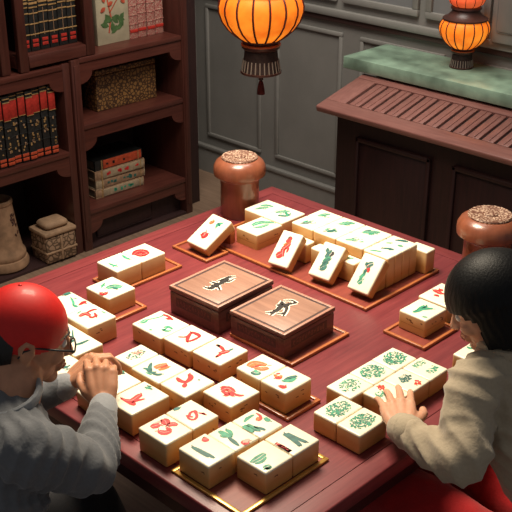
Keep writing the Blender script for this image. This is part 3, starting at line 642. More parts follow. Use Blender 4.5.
 '30b': [('G', 10, 'l', [(-7.6, 28.8), (14.3, 19.7), (29.5, 4.3)]), ('T', 7, 'c', [(-18.4, 8.6), (-7.3, -10.4), (12.0, -12.0)]), ('G', 5, 'l', [(28.8, 23.4), (-6.3, -19.2)])],
}
# ------------------------------------------------------------------ mahjong tiles
def stroke_poly(b, pts, w, prof, k, z, M4=None):
    """painted brush stroke lying on a face: tapered ribbon (mm coordinates)"""
    P_, _ = smooth_pts([(x*.001, y*.001, 0) for x, y in pts], [0]*len(pts), 5) if len(pts) > 2 else ([Vector((x*.001, y*.001, 0)) for x, y in pts], 0)
    if len(P_) == 2: P_ = [P_[0].lerp(P_[1], i/6) for i in range(7)]
    n = len(P_); L = []; Rr = []
    for i, p in enumerate(P_):
        t = (P_[min(i+1, n-1)]-P_[max(i-1, 0)])
        if t.length < 1e-7: t = Vector((1,0,0))
        t.normalize(); nn = Vector((-t.y, t.x, 0)); u = i/(n-1)
        ww = w*.00085*((.28+.72*math.sin(PI*(.08+.84*u))) if prof == 'l' else (.75+.25*math.sin(PI*u)))
        L.append(p+nn*ww); Rr.append(p-nn*ww)
    bm = b.bm; mi = b.mi(k)
    def V(p):
        q = Vector((p.x, p.y, z)); q = M4 @ q if M4 else q
        return bm.verts.new(q)
    Lv = [V(p) for p in L]; Rv = [V(p) for p in Rr]
    for i in range(n-1):
        f = bm.faces.new((Lv[i], Rv[i], Rv[i+1], Lv[i+1])); f.material_index = mi
def curls(b, cx, cy, rx, ry, n, k, z, seed, rot=0, w=1.6, k2=None):
    """dense painted flower: many short curling strokes inside an ellipse"""
    rr = random.Random(seed)
    for i in range(n):
        a = rr.random()*2*PI; r = math.sqrt(rr.random())
        x = cx+rx*r*math.cos(a); y = cy+ry*r*math.sin(a)
        a0 = a+PI/2+rr.uniform(-.8, .8); l = rr.uniform(2.5, 5.5); c = rr.uniform(-1, 1)*.9
        pts = [(x, y)]
        for s_ in range(2): x += l*.5*math.cos(a0+c*s_); y += l*.5*math.sin(a0+c*s_); pts.append((x, y))
        stroke_poly(b, pts, w*rr.uniform(.7, 1.5), 'l', (k2 if k2 and i % 5 == 0 else k), z+i*2e-6)
def tile_mesh(w, d, h, bev=.0045, design=(), extra=None, marks=0, seed=1, seam=False):
    b = MB(); bm2 = bmesh.new(); bmesh.ops.create_cube(bm2, size=1)
    for v in bm2.verts: v.co = Vector((v.co.x*w, v.co.y*d, (v.co.z+.5)*h))
    bmesh.ops.bevel(bm2, geom=bm2.edges[:], offset=bev, segments=3, affect='EDGES', profile=.6)
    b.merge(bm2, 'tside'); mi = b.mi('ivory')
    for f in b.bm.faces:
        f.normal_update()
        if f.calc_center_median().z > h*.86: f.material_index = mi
    z = h+.0004
    for q, (c, wd, prof, pts) in enumerate(design):
        zz = z+.00004*len(b.mats); stroke_poly(b, pts, wd, prof, c, zz)
        if wd >= 6 and c != 'K':                             # pale vein and a fine feathered edge, as brushed
            if wd >= 9: stroke_poly(b, [(x+.6, y+.4) for x, y in pts], .75, 'l', 'P' if c in 'RO' else 'W', zz+.0002)
            rr = random.Random(seed*31+q)
            for e in range(4):
                i = rr.randrange(len(pts)); x, y = pts[i]; a = rr.uniform(0, 6.28); l = rr.uniform(.5, .95)*wd
                x = max(-w*430, min(w*430, x)); y = max(-d*430, min(d*430, y)); x2 = max(-w*450, min(w*450, x+l*math.cos(a))); y2 = max(-d*450, min(d*450, y+l*math.sin(a)))
                stroke_poly(b, [(x, y), (x2, y2)], 1.5, 'l', c, zz+.00005)
    if extra: extra(b, z)
    rr = random.Random(seed)
    # layer line and little engraved marks on the two near sides
    FX = Matrix(((0,0,-1,-w/2),(-1,0,0,0),(0,1,0,0),(0,0,0,1)))      # the -X side: u=-y, v=z
    FY = Matrix(((1,0,0,0),(0,0,-1,-d/2),(0,1,0,0),(0,0,0,1)))       # the -Y side
    for F, L in ((FX, d), (FY, w)):
        L *= 1000; H = h*1000
        if seam: stroke_poly(b, [(-L/2+7, H*.42), (0, H*.41), (L/2-7, H*.42)], .4, 'c', 'tmark', .0002, F)
        for q in range(marks):
            x = rr.uniform(-L*.33, L*.33); y = rr.uniform(H*.5, H*.74); a = rr.uniform(-.9, .9); l = rr.uniform(4, 9)
            stroke_poly(b, [(x, y), (x+l*math.cos(a), y+l*.5*math.sin(a)), (x+l*1.2*math.cos(a), y-2)], 1.7, 'l', 'tmark', .00025, F)
    return b
def place_tile(key, label, group, marks=0, extra=None, seam=False):
    cx, cy, w, d, h, rot, zb = TILES[key]
    b = tile_mesh(w, d, h, design=DESIGNS.get(key, ()), extra=extra, marks=marks, seed=sum(map(ord, key)), seam=seam)
    o = b.build('mahjong_tile', None, (cx, cy, TZ+.0006+zb), R(rot), 50)
    return tag(o, label, 'tile', group)
def pe(cx, cy, rx, ry, n, seed, k='G', k2='T'):
    return lambda b, z: curls(b, cx, cy, rx, ry, int(n*2.0), k, z, seed, w=1.75, k2=k2)
GL = 'cream tiles laid out on the left half of the table'
GR = 'cream tiles in front of the black-haired player'
GB = 'cream tiles built up along the back of the table'
def flower10(b, z):
    curls(b, 0, 2, 26, 15, 70, 'T', z, 4, w=1.8, k2='G'); curls(b, 10, 8, 14, 10, 22, 'P', z+.0003, 6, w=1.8, k2='R')
place_tile('1a', 'cream tile with small green leaf strokes beside the solid red-blossom tile', GL)
place_tile('1b', 'cream tile with a solid red blossom, on a tray near the bookcase', GL)
place_tile('2', 'cream tile with green cross, leaf and small red mark, alone on its tray', GL)
place_tile('3a', 'cream tile with green hook and dark bar, touching the red cap in view', GL)
place_tile('3b', 'cream tile with red bird-like strokes, in front of the tile with the dark bar', GL, 3)
place_tile('4', 'long cream tile with dark green brush strokes beside the spectacles', GL)
place_tile('5', 'cream tile with a small dark green mark below the capped man\'s chin', GL)
place_tile('5b', 'low cream tile with a black mark between the capped man\'s forearms', GL)
place_tile('7', 'cream tile with long green stroke and red hook, left of the boxes', GL, 2)
place_tile('8', 'cream tile with a red looped character, middle of the row by the boxes', GL, 3)
place_tile('9', 'cream tile with a red three-armed character beside the nearer wooden box', GL, 4)
place_tile('10', 'cream tile densely painted in teal and pink blossoms near the man\'s hands', GL, 0, flower10)
place_tile('11', 'cream tile with teal leaves and an orange flower in the middle of the left group', GL)
place_tile('12', 'cream tile with a red forked character and a small teal dot', GL, 1)
place_tile('13', 'cream tile with one small green mark, half covered by the man\'s right hand', GL)
place_tile('14', 'large cream tile with a red T-like character by the man\'s forearm', GL)
place_tile('15a', 'cream tile with a big four-lobed red character near the table\'s front left edge', GL)
place_tile('15b', 'cream tile with a small red coil and dark corner mark, behind the four-lobed one', GL, 1)
place_tile('16', 'cream tile with a red dragon-like figure, standing alone mid table', GL, 4)
place_tile('17a', 'cream tile with one big orange flower over green leaves, on a tray', GL, 1)
place_tile('17b', 'cream tile with orange buds, green leaf and red dot, on a tray', GL, 3)
place_tile('18', 'cream tile with two long dark green strokes and a red dot on the gilt tray', GL, 1)
place_tile('19', 'cream tile with green crossed leaves and a pink blossom on the gilt tray', GL)
place_tile('20', 'cream tile with a green basket and red bird on the gilt tray', GL)
place_tile('21a', 'cream tile with green leaf shapes at the near corner of the gilt tray', GL, 1)
place_tile('21b', 'cream tile with a red curl and two dark green bars on the gilt tray', GL)
for k, lab, args in (('22a', 'tile with a round green peony at the left of the green set', (0,0,33,22,100,11)), ('22b', 'tile with a round green peony just left of the woman\'s fingers', (0,0,33,22,100,12)),
                     ('24a', 'tile with loose green leaves at the left end of the green set\'s back row', (0,0,28,22,60,13)),
                     ('24b', 'tile with green peony in the middle of the green set\'s back row', (0,0,31,26,110,14)),
                     ('24c', 'tile with green peony at the far end of the green set\'s back row', (0,0,31,26,110,15)),
                     ):
    place_tile(k, 'cream '+lab, GR, 0, pe(*args))
def mixed_a(b, z):
    curls(b, 8, 22, 10, 9, 26, 'R', z+.0002, 21, w=2.4, k2='O'); curls(b, -16, 6, 14, 10, 34, 'G', z, 22)
def mixed_b(b, z):
    curls(b, 4, 6, 18, 12, 60, 'T', z, 23, w=2.2); curls(b, 8, -24, 9, 7, 26, 'R', z+.0002, 24, w=2.6, k2='O')
def mixed_c(b, z):
    curls(b, 4, 20, 20, 10, 42, 'G', z, 25); curls(b, 8, -16, 20, 11, 48, 'G', z, 26)
place_tile('25a', 'cream tile with red blossom and green leaves at the tips of the woman\'s fingers', GR, 0, mixed_a)
place_tile('25b', 'cream tile with dark teal and red blossom beside the woman\'s thumb', GR, 0, mixed_b)
place_tile('25c', 'cream tile with two green sprays nearest the woman\'s shoulder', GR, 0, mixed_c)
place_tile('26', 'cream block tile with a green branch standing on a small tray by the woman\'s face', GR, 5, None, True)
place_tile('27', 'cream tile with red blossom half hidden behind the black hair', GR, 1)
place_tile('28', 'small cream tile with a red and green mark against the woman\'s shoulder', GR)
place_tile('29', 'cream block tile with one broad green leaf at the left of the back stack', GB, 2, None, True)
place_tile('30a', 'cream tile with small green sprig beside the left canister', GB, 0, lambda b, z: curls(b, 2, 0, 18, 18, 34, 'G', z+.0002, 61, w=1.3, k2='T'))
place_tile('30b', 'cream tile with green landscape strokes behind the broad-leaf tile', GB, 0, lambda b, z: curls(b, 2, 0, 20, 20, 40, 'G', z+.0002, 62, w=1.4, k2='T'))
# the built-up wall of tiles at the back: columns of two, then upright slabs
sx = [(-.3385, -.2725), (-.2705, -.2035)]
sy = [(-.402, -.485), (-.487, -.570), (-.572, -.668)]
tops = {(0,0): [('T',9,'l',[(-22,14),(-8,4),(6,0)]),('G',5,'l',[(-12,16),(6,12)])],
        (1,0): [('G',10,'l',[(-16,14),(2,8),(20,-2)]),('G',5,'l',[(-6,-2),(14,12)])],
        (0,1): [('T',6,'l',[(-18,14),(0,2),(8,-12)]),('G',5,'l',[(-8,20),(6,14)]),('T',4,'l',[(-16,4),(-4,-8)])],
        (1,1): [('G',12,'l',[(-18,16),(4,4),(18,-14)]),('G',5,'l',[(-12,-4),(16,10)])],
        (0,2): [('G',9,'l',[(-20,24),(-6,12),(0,0)]),('G',4,'l',[(-4,-14),(6,-22)])],
        (1,2): [('G',13,'l',[(-16,22),(2,6),(20,-14)]),('T',5,'l',[(-6,24),(14,14)]),('G',5,'l',[(-16,0),(0,-8)])]}
names = {(0,0): 'front column beside the gap', (1,0): 'back column beside the gap', (0,1): 'front column, second from the gap', (1,1): 'back column, second from the gap', (0,2): 'front column next to the upright slabs', (1,2): 'back column next to the upright slabs'}
for i, (x0, x1) in enumerate(sx):
    for j, (y1, y0) in enumerate(sy):
        w, d, h = x1-x0, y1-y0, .0452
        for lev in (0, 1):
            b = tile_mesh(w, d, h, design=tops[(i, j)] if lev else (), seed=i*7+j, seam=False, extra=(lambda b_, z_, sd=i*7+j: curls(b_, 2, 0, 15, 18, 34, 'G', z_+.0002, sd+50, w=1.3, k2='T')) if lev else None)
            o = b.build('mahjong_tile', None, ((x0+x1)/2, (y0+y1)/2, TZ+.0046+lev*(h+.0003)), 0, 50)
            tag(o, f"{'upper green-brushed' if lev else 'plain lower'} cream tile, {names[(i, j)]} of the tile wall", 'tile', GB)
dz = [[('G',5,'l',[(-10,26),(0,10),(4,-4)])], [('T',7,'l',[(-8,10),(2,-8),(4,-20)]),('T',4,'l',[(-6,-14),(6,-8)])], [('G',5,'l',[(-8,24),(4,10)]),('G',7,'l',[(2,-10),(6,-24)])], [('T',8,'l',[(-8,16),(2,0),(6,-16)])]]
for i in range(4):
    x0 = -.3385+i*.0339
    b = tile_mesh(.0328, .086, .0908, .005, design=dz[i], seed=i, seam=False)
    o = b.build('mahjong_tile', None, (x0+.0164, -.7145, TZ+.0046), 0, 50)
    tag(o, 'upright cream slab tile at the right end of the tile wall, '+['frontmost of the four', 'second from the front', 'third from the front', 'hindmost of the four'][i], 'tile', GB)
b = tile_mesh(.040, .066, .070, .005, seed=9, seam=False)
tag(b.build('mahjong_tile', None, (-.176, -.752, TZ+.0046), 0, 50), 'short plain cream tile behind the upright slabs at the tray corner', 'tile', GB)
for j, (y1, y0) in enumerate([(-.418, -.498), (-.515, -.592), (-.606, -.676), (-.69, -.757)]):
    b = tile_mesh(.040, y1-y0-.002, .060, .005, design=[('G', 6, 'l', [(-10, 16), (0, 4), (8, -10)])] if j in (0, 2) else [('T', 5, 'l', [(-8, 8), (4, -8)])], seed=30+j, seam=False)
    tag(b.build('mahjong_tile', None, (-.361, (y0+y1)/2, TZ+.0046), 0, 50), 'low cream tile '+['behind the leaning tile with the red figure', 'between the red-figure and dark-script leaning tiles', 'behind the leaning tile with dark script', 'behind the leaning tile with the green dragon'][j], 'tile', GB)
# leaning tiles
def leaning(x, y, w, l, th, rot, design, label, t=.034, group='cream tiles propped up on the trays'):
    b = tile_mesh(l, w, t, .0055, design=design, seed=int(l*1e4), seam=False)
    th = R(th); z0 = TZ+.0046+t*math.cos(th)
    # mesh: length along x, face up (+z at t).  rotate about Y so +x climbs
    Mx = Matrix.Translation((x, y, z0)) @ Matrix.Rotation(R(rot), 4, 'Z') @ Matrix.Rotation(-th, 4, 'Y') @ Matrix.Translation((l/2, 0, -t))
    o = b.build('mahjong_tile', None, sharp=50); o.matrix_world = Mx
    return tag(o, label, 'tile', group)
leaning(-.558, -.223, .086, .120, 28.6, -2.7, [('R',17,'l',[(-26,8),(-18,2),(-8,0)]),('R',12,'l',[(-24,-2),(-10,8)]),('O',9,'l',[(24,22),(32,16),(38,18)]),('G',7,'l',[(26,-6),(34,-10),(42,-20)]),('G',6,'l',[(20,-12),(38,-8)]),('T',4,'l',[(30,-22),(36,-4)])],
        'tilted cream tile with red disc and orange and green sprigs, left of the tile wall')
leaning(-.481, -.479, .068, .108, 42.8, 7.8, [('R',13,'l',[(-30,16),(-22,8),(-14,2)]),('R',9,'l',[(-24,-4),(-8,4),(6,0)]),('R',9,'l',[(-4,10),(6,0),(20,-8)]),('O',6,'l',[(8,10),(18,0),(26,-6)]),('R',8,'l',[(20,6),(30,0),(38,-4)]),('T',4,'l',[(30,6),(40,2)]),('R',4,'l',[(-10,-10),(6,-10)])],
        'leaning cream tile with a red figure, left of the three against the tile wall')
leaning(-.456, -.610, .072, .106, 43.1, 4.2, [('T',7,'l',[(-30,6),(-24,-4),(-14,-8)]),('T',6,'l',[(-22,8),(-10,0),(-4,-10)]),('T',7,'l',[(-12,8),(0,0),(8,-10)]),('G',5,'l',[(-4,10),(8,2),(14,-8)]),('T',7,'l',[(8,10),(16,6),(26,8)]),('K',5,'l',[(14,-2),(24,-8),(30,-4)]),('T',6,'l',[(24,14),(34,14)]),('T',5,'l',[(20,2),(34,2)])],
        'leaning cream tile with dark green script, middle of the three against the tile wall')
leaning(-.442, -.737, .071, .108, 47.4, 1.0, [('G',10,'l',[(-34,8),(-26,4),(-22,0)]),('G',6,'c',[(-26,4),(-14,8),(-4,4),(4,6)]),('T',6,'l',[(-2,6),(8,4),(16,-4)]),('R',6,'l',[(4,-4),(12,-2),(20,4)]),('T',9,'l',[(16,8),(26,2),(32,-8)]),('T',5,'l',[(20,12),(30,12)]),('G',4,'l',[(-16,2),(-14,14)])],
        'leaning cream tile with a green dragon figure, right of the three against the tile wall')
o = MB().box(-.012, .012, -.03, .03, 0, .048, 'tray', .004).build('wooden_wedge', None, (-.428, -.215, TZ+.0005), R(6))
tag(o, 'small reddish wooden block under the raised end of the tilted red-disc tile', 'block')

# ------------------------------------------------------------------ trays
def tray(x0, x1, y0, y1, label, k='tray', kin='tray_in', rim=.009, h=.0085):
    cx, cy = (x0+x1)/2, (y0+y1)/2; w, d = (x1-x0)/2, (y1-y0)/2
    t = thing('tray', label, 'tray', (cx, cy, TZ+.0004), 0, 'thin trays under the tiles and boxes')
    MB().box(-w+.002, w-.002, -d+.002, d-.002, 0, .0035, kin).build('floor_panel', t)
    b = MB()
    b.box(-w, w, -d, -d+rim, 0, h, k, .002); b.box(-w, w, d-rim, d, 0, h, k, .002)
    b.box(-w, -w+rim, -d+rim, d-rim, 0, h, k, .002); b.box(w-rim, w, -d+rim, d-rim, 0, h, k, .002)
    b.build('rim', t); return t
tray(-.476, -.145, -.797, -.157, 'big orange wooden tray carrying the wall of tiles at the back')
tray(-.572, -.482, -.285, -.135, 'orange wooden tray under the tilted red-disc tile')
tray(-.990, -.880, -.995, -.812, 'orange wooden tray under the pair of orange-flower tiles')
tray(-.816, -.602, -.847, -.632, 'orange wooden tray under the nearer wooden box')
tray(-.533, -.386, -1.027, -.898, 'orange wooden tray under the green-branch block tile')
tray(-.976, -.868, -.374, -.238, 'orange wooden tray under the green-cross tile')
tray(-.872, -.638, -.256, -.140, 'orange wooden tray under the red-blossom pair near the bookcase edge')
tray(-1.285, -1.030, -1.150, -.944, 'gilt-edged tray at the near corner of the table', 'gold', 'tray_in', .010, .006)

# ------------------------------------------------------------------ the two wooden boxes
def wbox(cx, cy, w, d, h, zb, glyph, label):
    t = thing('wooden_box', label, 'box', (cx, cy, TZ+.0006+zb), R(1.8), 'carved mahogany boxes in the middle of the table')
    b = MB(); b.box(-w/2+.002, w/2-.002, -d/2+.002, d/2-.002, 0, h*.80, 'box', .003); b.box(-w/2+.006, w/2-.006, -d/2+.006, d/2-.006, h*.78, h*.84, 'box_line'); b.build('case', t)
    l = MB(); l.box(-w/2, w/2, -d/2, d/2, h*.83, h-.0015, 'box', .003); L = l.build('lid', t)
    b = MB(); e = .009; z0, z1 = h-.004, h
    b.box(-w/2+.001, w/2-.001, -d/2+.001, -d/2+e, z0, z1, 'box_edge', .0012); b.box(-w/2+.001, w/2-.001, d/2-e, d/2-.001, z0, z1, 'box_edge', .0012)
    b.box(-w/2+.001, -w/2+e, -d/2+e, d/2-e, z0, z1, 'box_edge', .0012); b.box(w/2-e, w/2-.001, -d/2+e, d/2-e, z0, z1, 'box_edge', .0012)
    b.build('border', L)
    b = MB(); b.box(-w/2+.009, w/2-.009, -d/2+.009, d/2-.009, h-.004, h-.0012, 'box_line'); b.box(-w/2+.016, w/2-.016, -d/2+.016, d/2-.016, h-.004, h-.0004, 'box_top', .001); b.build('inlay', L)
    b = MB()
    for wd, pts in glyph: stroke_poly(b, pts, wd*.75+3.2, 'c', 'W', h+.0002)
    for q, (wd, pts) in enumerate(glyph): stroke_poly(b, pts, wd*.62, 'l', 'K', h+.0005+q*2e-5)
    b.build('character', L)
    # sunk name plates with raised lettering-like relief on the two near sides
    FX = Matrix(((0,0,-1,-w/2+.002),(-1,0,0,0),(0,1,0,0),(0,0,0,1))); FY = Matrix(((1,0,0,0),(0,0,-1,-d/2+.002),(0,1,0,0),(0,0,0,1)))
    for F, Ln, sd in ((FX, d*1000, 1), (FY, w*1000, 2)):
        b = MB(); rr = random.Random(sd); x0, x1, y0, y1 = -Ln*.36, Ln*.34, h*330, h*650
        b.box(x0*.001, x1*.001, y0*.001, y1*.001, -.002, .0005, 'box_line', .0004, 1, F)
        x = x0+5
        while x < x1-9:
            ww = rr.uniform(7, 11)
            for q in range(3): stroke_poly(b, [(x, rr.uniform(y0+3, y1-3)), (x+ww*.5, rr.uniform(y0+3, y1-3)), (x+ww*.9, rr.uniform(y0+3, y1-3))], 1.8, 'l', 'box', .0008+q*1e-5, F)
            x += ww+2
        b.build('name_plate', t)
wbox(-.732, -.517, .208, .182, .079, 0, [(8, [(-49,15.6),(-43,-6),(-24.6,-1.3)]), (8, [(-16,24),(-15,5),(-33,-27)]), (9, [(-50,1),(-2,0),(28,1.7)]), (8, [(-13,-4.5),(32,6),(50,-5)]), (6, [(7.6,14),(14,-8.7),(38,-9)]), (5, [(-2,14),(22,10),(44,8)]), (5, [(-30,10),(-22,-10)])],
     'carved mahogany box with a brushed black character, farther left of the two')
wbox(-.717, -.722, .194, .184, .071, .003, [(7, [(-45,18),(-26,5),(3,7)]), (8, [(23,25),(13,-3),(-28,-27)]), (9, [(-47,-1),(12,7),(47,-7)]), (6, [(34,27),(48,12),(47,-8)]), (6, [(-8,9),(30,28)]), (5, [(-30,-6),(-14,-22)]), (5, [(4,26),(14,8),(38,4)])],
     'carved mahogany box with a brushed black character, nearer right one on an orange tray')
# ------------------------------------------------------------------ people
K = .87                                    # these players are small beside the big tiles
def tub(bm, pts, rad, seg=14, side=None, flat=1.0, sub=6):
    p, r = smooth_pts(pts, rad, sub)
    tube_into(bm, p, r, seg, side, flat)
def hand_into(bm, wrist, d, nrm, thumb_side, curls_, spread=(.16,.05,-.06,-.18), k=K, thumb=(.9,.5,.2), wr=.021):
    """wrist point, d = pointing direction, nrm = back-of-hand normal, thumb_side +1/-1 along cross(nrm,d)"""
    d = Vector(d).normalized(); n = Vector(nrm); n = (n-d*n.dot(d)).normalized(); s = n.cross(d).normalized()*thumb_side
    W = Vector(wrist); tips = []
    kn = [(.088, .030, 0), (.092, .010, .002), (.087, -.010, .001), (.079, -.028, -.003)]       # index..little (forward, toward thumb, up)
    ln = [(.043,.027,.021), (.047,.030,.022), (.043,.028,.021), (.034,.021,.019)]
    rd = [.0092, .0095, .0090, .0080]
    for i in range(4):
        f, a, u = kn[i]; kp = W+(d*f+s*a+n*u)*k
        b0 = W+(d*.012+s*a*.55)*k
        tube_into(bm, [b0, W+(d*f*.55+s*a*.85+n*.001)*k, kp], [.0145*k, .0138*k, .0115*k], 12)
        dd = (d*math.cos(spread[i])+s*math.sin(spread[i])).normalized(); p = kp; ang = 0; pts = [kp]; rr = [rd[i]*1.05*k]
        for j in range(3):
            ang += curls_[i][j]
            v = dd*math.cos(ang)-n*math.sin(ang); p = p+v*ln[i][j]*k; pts.append(p); rr.append(rd[i]*(1-.09*(j+1))*k)
        tube_into(bm, pts, rr, 12); tips.append(p)
        ellipsoid_into(bm, kp+n*.002*k, (.0115*k,)*3, None, 10, 8)
    # palm pad and thumb
    tube_into(bm, [W+d*.01*k, W+(d*.045-n*.004)*k, W+(d*.078-n*.003)*k], [.022*k, .034*k, .033*k], 16, s, .42)
    t0 = W+(d*.018+s*.018-n*.004)*k; t1 = W+(d*.040+s*.040-n*.008)*k
    a, b_, c = thumb
    v2 = (d*a+s*b_-n*c).normalized(); t2 = t1+v2*.034*k; v3 = (d*(a+.35)+s*(b_-.35)-n*(c+.15)).normalized(); t3 = t2+v3*.026*k
    tube_into(bm, [t0, t1, t2, t3], [.0165*k, .0135*k, .0108*k, .0088*k], 12)
    tube_into(bm, [W-d*.03*k, W, W+d*.02*k], [wr*k, wr*k, wr*1.1*k], 14, s, .78)
    return tips
def head_frame(pos, yaw, pitch, roll=0):
    """local x = forward, y = left, z = up"""
    return Matrix.Translation(pos) @ Matrix.Rotation(yaw, 4, 'Z') @ Matrix.Rotation(pitch, 4, 'Y') @ Matrix.Rotation(roll, 4, 'X')
def head_into(bm, H, k=K):
    R3 = H.to_3x3()
    def e(c, r, u=24, v=16): ellipsoid_into(bm, H @ (Vector(c)*k), [q*k for q in r], R3, u, v)
    def tb(pts, rad, seg=12): tube_into(bm, [H @ (Vector(p)*k) for p in pts], [q*k for q in rad], seg)
    e((-.012, 0, .030), (.098, .078, .090))                     # cranium
    e((.035, 0, -.005), (.056, .066, .080))                     # face
    e((.030, 0, -.058), (.052, .052, .048))                     # jaw
    e((.070, 0, -.088), (.022, .024, .018), 14, 10)             # chin
    tb([(.084,0,.018), (.098,0,-.008), (.108,0,-.026)], [.009, .011, .013])   # nose
    e((.098, .011, -.028), (.010, .008, .008), 10, 8); e((.098, -.011, -.028), (.010, .008, .008), 10, 8)
    for s in (1, -1):
        e((.062, s*.040, -.022), (.024, .022, .022), 14, 10)    # cheek
        tb([(.080, s*.012, .026), (.078, s*.036, .030), (.062, s*.055, .024)], [.008, .009, .007])   # brow
        # ear
        tb([(-.004, s*.074, -.030), (.004, s*.080, -.006), (.000, s*.085, .016), (-.016, s*.086, .022), (-.026, s*.084, .008), (-.020, s*.080, -.014), (-.006, s*.075, -.032)], [.006]*7, 8)
        e((-.010, s*.078, -.002), (.018, .006, .024), 12, 8)
    tb([(.088,.020,-.056),(.097,0,-.053),(.088,-.020,-.056)], [.006,.008,.006]); tb([(.086,.016,-.066),(.094,0,-.066),(.086,-.016,-.066)], [.006,.009,.006])
def face_parts(H, parent, k=K):
    for s in (1, -1):
        b = MB()
        for r, x, m in ((.0125, .0765, 'eye_w'), (.0062, .0835, 'eye_d')):
            b3 = bmesh.new(); ellipsoid_into(b3, H @ (Vector((x, s*.031, .006))*k), (r*k,)*3, None, 14, 10); b.merge(b3, m)
        o = b.build('eye', parent); o.location = -Vector(parent.location)
        b = MB(); b.tube([H @ (Vector(p)*k) for p in ((.090, s*.014, .028), (.089, s*.034, .033), (.074, s*.054, .026))], [.003*k, .0035*k, .002*k], 'hair', 6, flat=.7)
        o = b.build('eyebrow', parent); o.location = -Vector(parent.location)
    b = MB(); b.tube([H @ (Vector(p)*k) for p in ((.094,.020,-.061),(.1035,0,-.060),(.094,-.020,-.061))], [.002*k,.004*k,.002*k], 'lip', 8)
    o = b.build('lips', parent); o.location = -Vector(parent.location)
def wrinkle(centre_list, amp, freq):
    """cloth folds: ridges running round the limb near the given joints"""
    def f(co):
        v = 0.0
        for c, ax, rad in centre_list:
            dlt = co-Vector(c); w = max(0, 1-dlt.length/rad)
            if w > 0:
                a = Vector(ax).normalized(); u = dlt.dot(a)
                q = noise.noise(co*7)*1.6
                v += w*(1-abs(math.sin(u*freq+q*3.0)))*1.4 - w*.5
        return amp*(v + .45*noise.noise(co*22) + .5*noise.noise(co*9))
    return f

# ---- the man in the red cap --------------------------------------------------
man = thing('person', 'person in a red skullcap, glasses and grey shirt holding his hands together over the tiles', 'person', (-1.68, -.78, 0))
mH = head_frame((-1.462, -.735, 1.055), R(-24), R(16), R(-3))
nk0 = Vector((-1.540, -.785, .955)); sR = Vector((-1.585, -.905, .935)); sL = Vector((-1.535, -.650, .920))
eR = Vector((-1.454, -.917, .848)); wR = Vector((-1.330, -.793, .862)); eL = Vector((-1.45, -.60, .815)); wL = Vector((-1.333, -.668, .855))
pel = Vector((-1.74, -.78, .50)); che = Vector((-1.615, -.775, .84)); wai = Vector((-1.70, -.78, .64))
hRt = [Vector((-1.72,-.88,.48)), Vector((-1.30,-.97,.515)), Vector((-1.38,-.97,.09)), Vector((-1.29,-.97,.035))]
hLt = [Vector((-1.72,-.69,.48)), Vector((-1.30,-.68,.515)), Vector((-1.38,-.68,.09)), Vector((-1.29,-.68,.035))]
def add_body(bm, g=0.0, arms=True, legs=True):
    pass
bm = bmesh.new()
head_into(bm, mH)
tub(bm, [nk0-Vector((.01,0,.03)), nk0+Vector((.03,.01,.03)), mH @ Vector((-.02,0,-.035))], [.050, .046, .048])
ax = Vector((0,1,0))
tub(bm, [pel, wai, che, nk0-Vector((0,0,.035))], [.135, .120, .145, .075], 20, ax, [.75]*25)
for S, E_, W_ in ((sR, eR, wR), (sL, eL, wL)):
    tub(bm, [nk0+(S-nk0)*.35-Vector((0,0,.02)), S, E_, W_], [.045, .044, .034, .020])
for hh in (hRt, hLt):
    tub(bm, hh[:3], [.072, .052, .032]); tub(bm, hh[2:], [.032, .026], sub=2)
# right hand: back of the hand to the viewer, fingers folding over the left hand
hand_into(bm, wR, (.26, .36, .42), (-.45, -.60, .60), 1, [(.75,.85,.5),(.8,.9,.5),(.85,.9,.5),(.9,.9,.5)], thumb=(.75,.35,.5))
hand_into(bm, wL, (.50, .00, .30), (-.30, .40, .80), -1, [(.75,.85,.5),(.8,.9,.5),(.85,.9,.5),(.9,.9,.5)], (.1,.03,-.05,-.12), thumb=(.9,.25,.3))
body = remeshed('body', bm, .0032, 'skin', man, 3)
face_parts(mH, man)
bm = bmesh.new()
tub(bm, [pel+Vector((0,0,-.02)), wai, che, nk0-Vector((0,0,.030))], [.150, .142, .162, .088], 22, ax, [.78]*25)
tub(bm, [sL+Vector((0,-.02,0)), nk0-Vector((.01,0,.03)), sR+Vector((0,.02,0))], [.058, .074, .058], 16)
for S, E_, W_, e in ((sR, eR, wR, 1), (sL, eL, wL, 1)):
    wv = (W_-E_).normalized(); tub(bm, [nk0+(S-nk0)*.3-Vector((0,0,.045)), S, S.lerp(E_, .5)-Vector((0,0,.006)), E_-wv*.012, E_.lerp(W_, .5), W_-wv*.012], [.060, .064, .060, .048, .038, .029], 18)
shirt = remeshed('shirt', bm, .006, 'shirt', man, 6, wrinkle([(eR, (wR-eR)+(eR-sR), .17), (eL, wL-eL, .12), (sR, eR-sR, .16), (che, (0,0,1), .25)], .0085, 92))
b = MB()
cp = [mH @ Vector((0,0,0))]*0
cpts = [nk0+Vector((.066*math.cos(a)*1.0-.008, .066*math.sin(a), .030+.010*math.cos(a+PI)*-1)) for a in [R(q) for q in range(20, 341, 20)]]
b.tube(cpts, [.012]*len(cpts), 'cuff', 10, side=(0,0,1), flat=.55)
o = b.build('collar', man); o.location = -Vector(man.location)
for E_, W_ in ((eR, wR), (eL, wL)):
    wv = (W_-E_).normalized(); b = MB()
    b.tube([W_-wv*.040, W_-wv*.020, W_-wv*.002], [.0315, .0300, .0290], 'cuff', 24); o = b.build('cuff', man); o.location = -Vector(man.location)
bm = bmesh.new()
for hh in (hRt, hLt): tub(bm, [hh[0], hh[1], hh[2]+Vector((0,0,.02))], [.090, .070, .052], 18)
tub(bm, [pel-Vector((0,.09,0)), pel+Vector((0,.09,0))], [.12, .12], 18)
remeshed('trousers', bm, .01, 'trouser_d', man, 4)
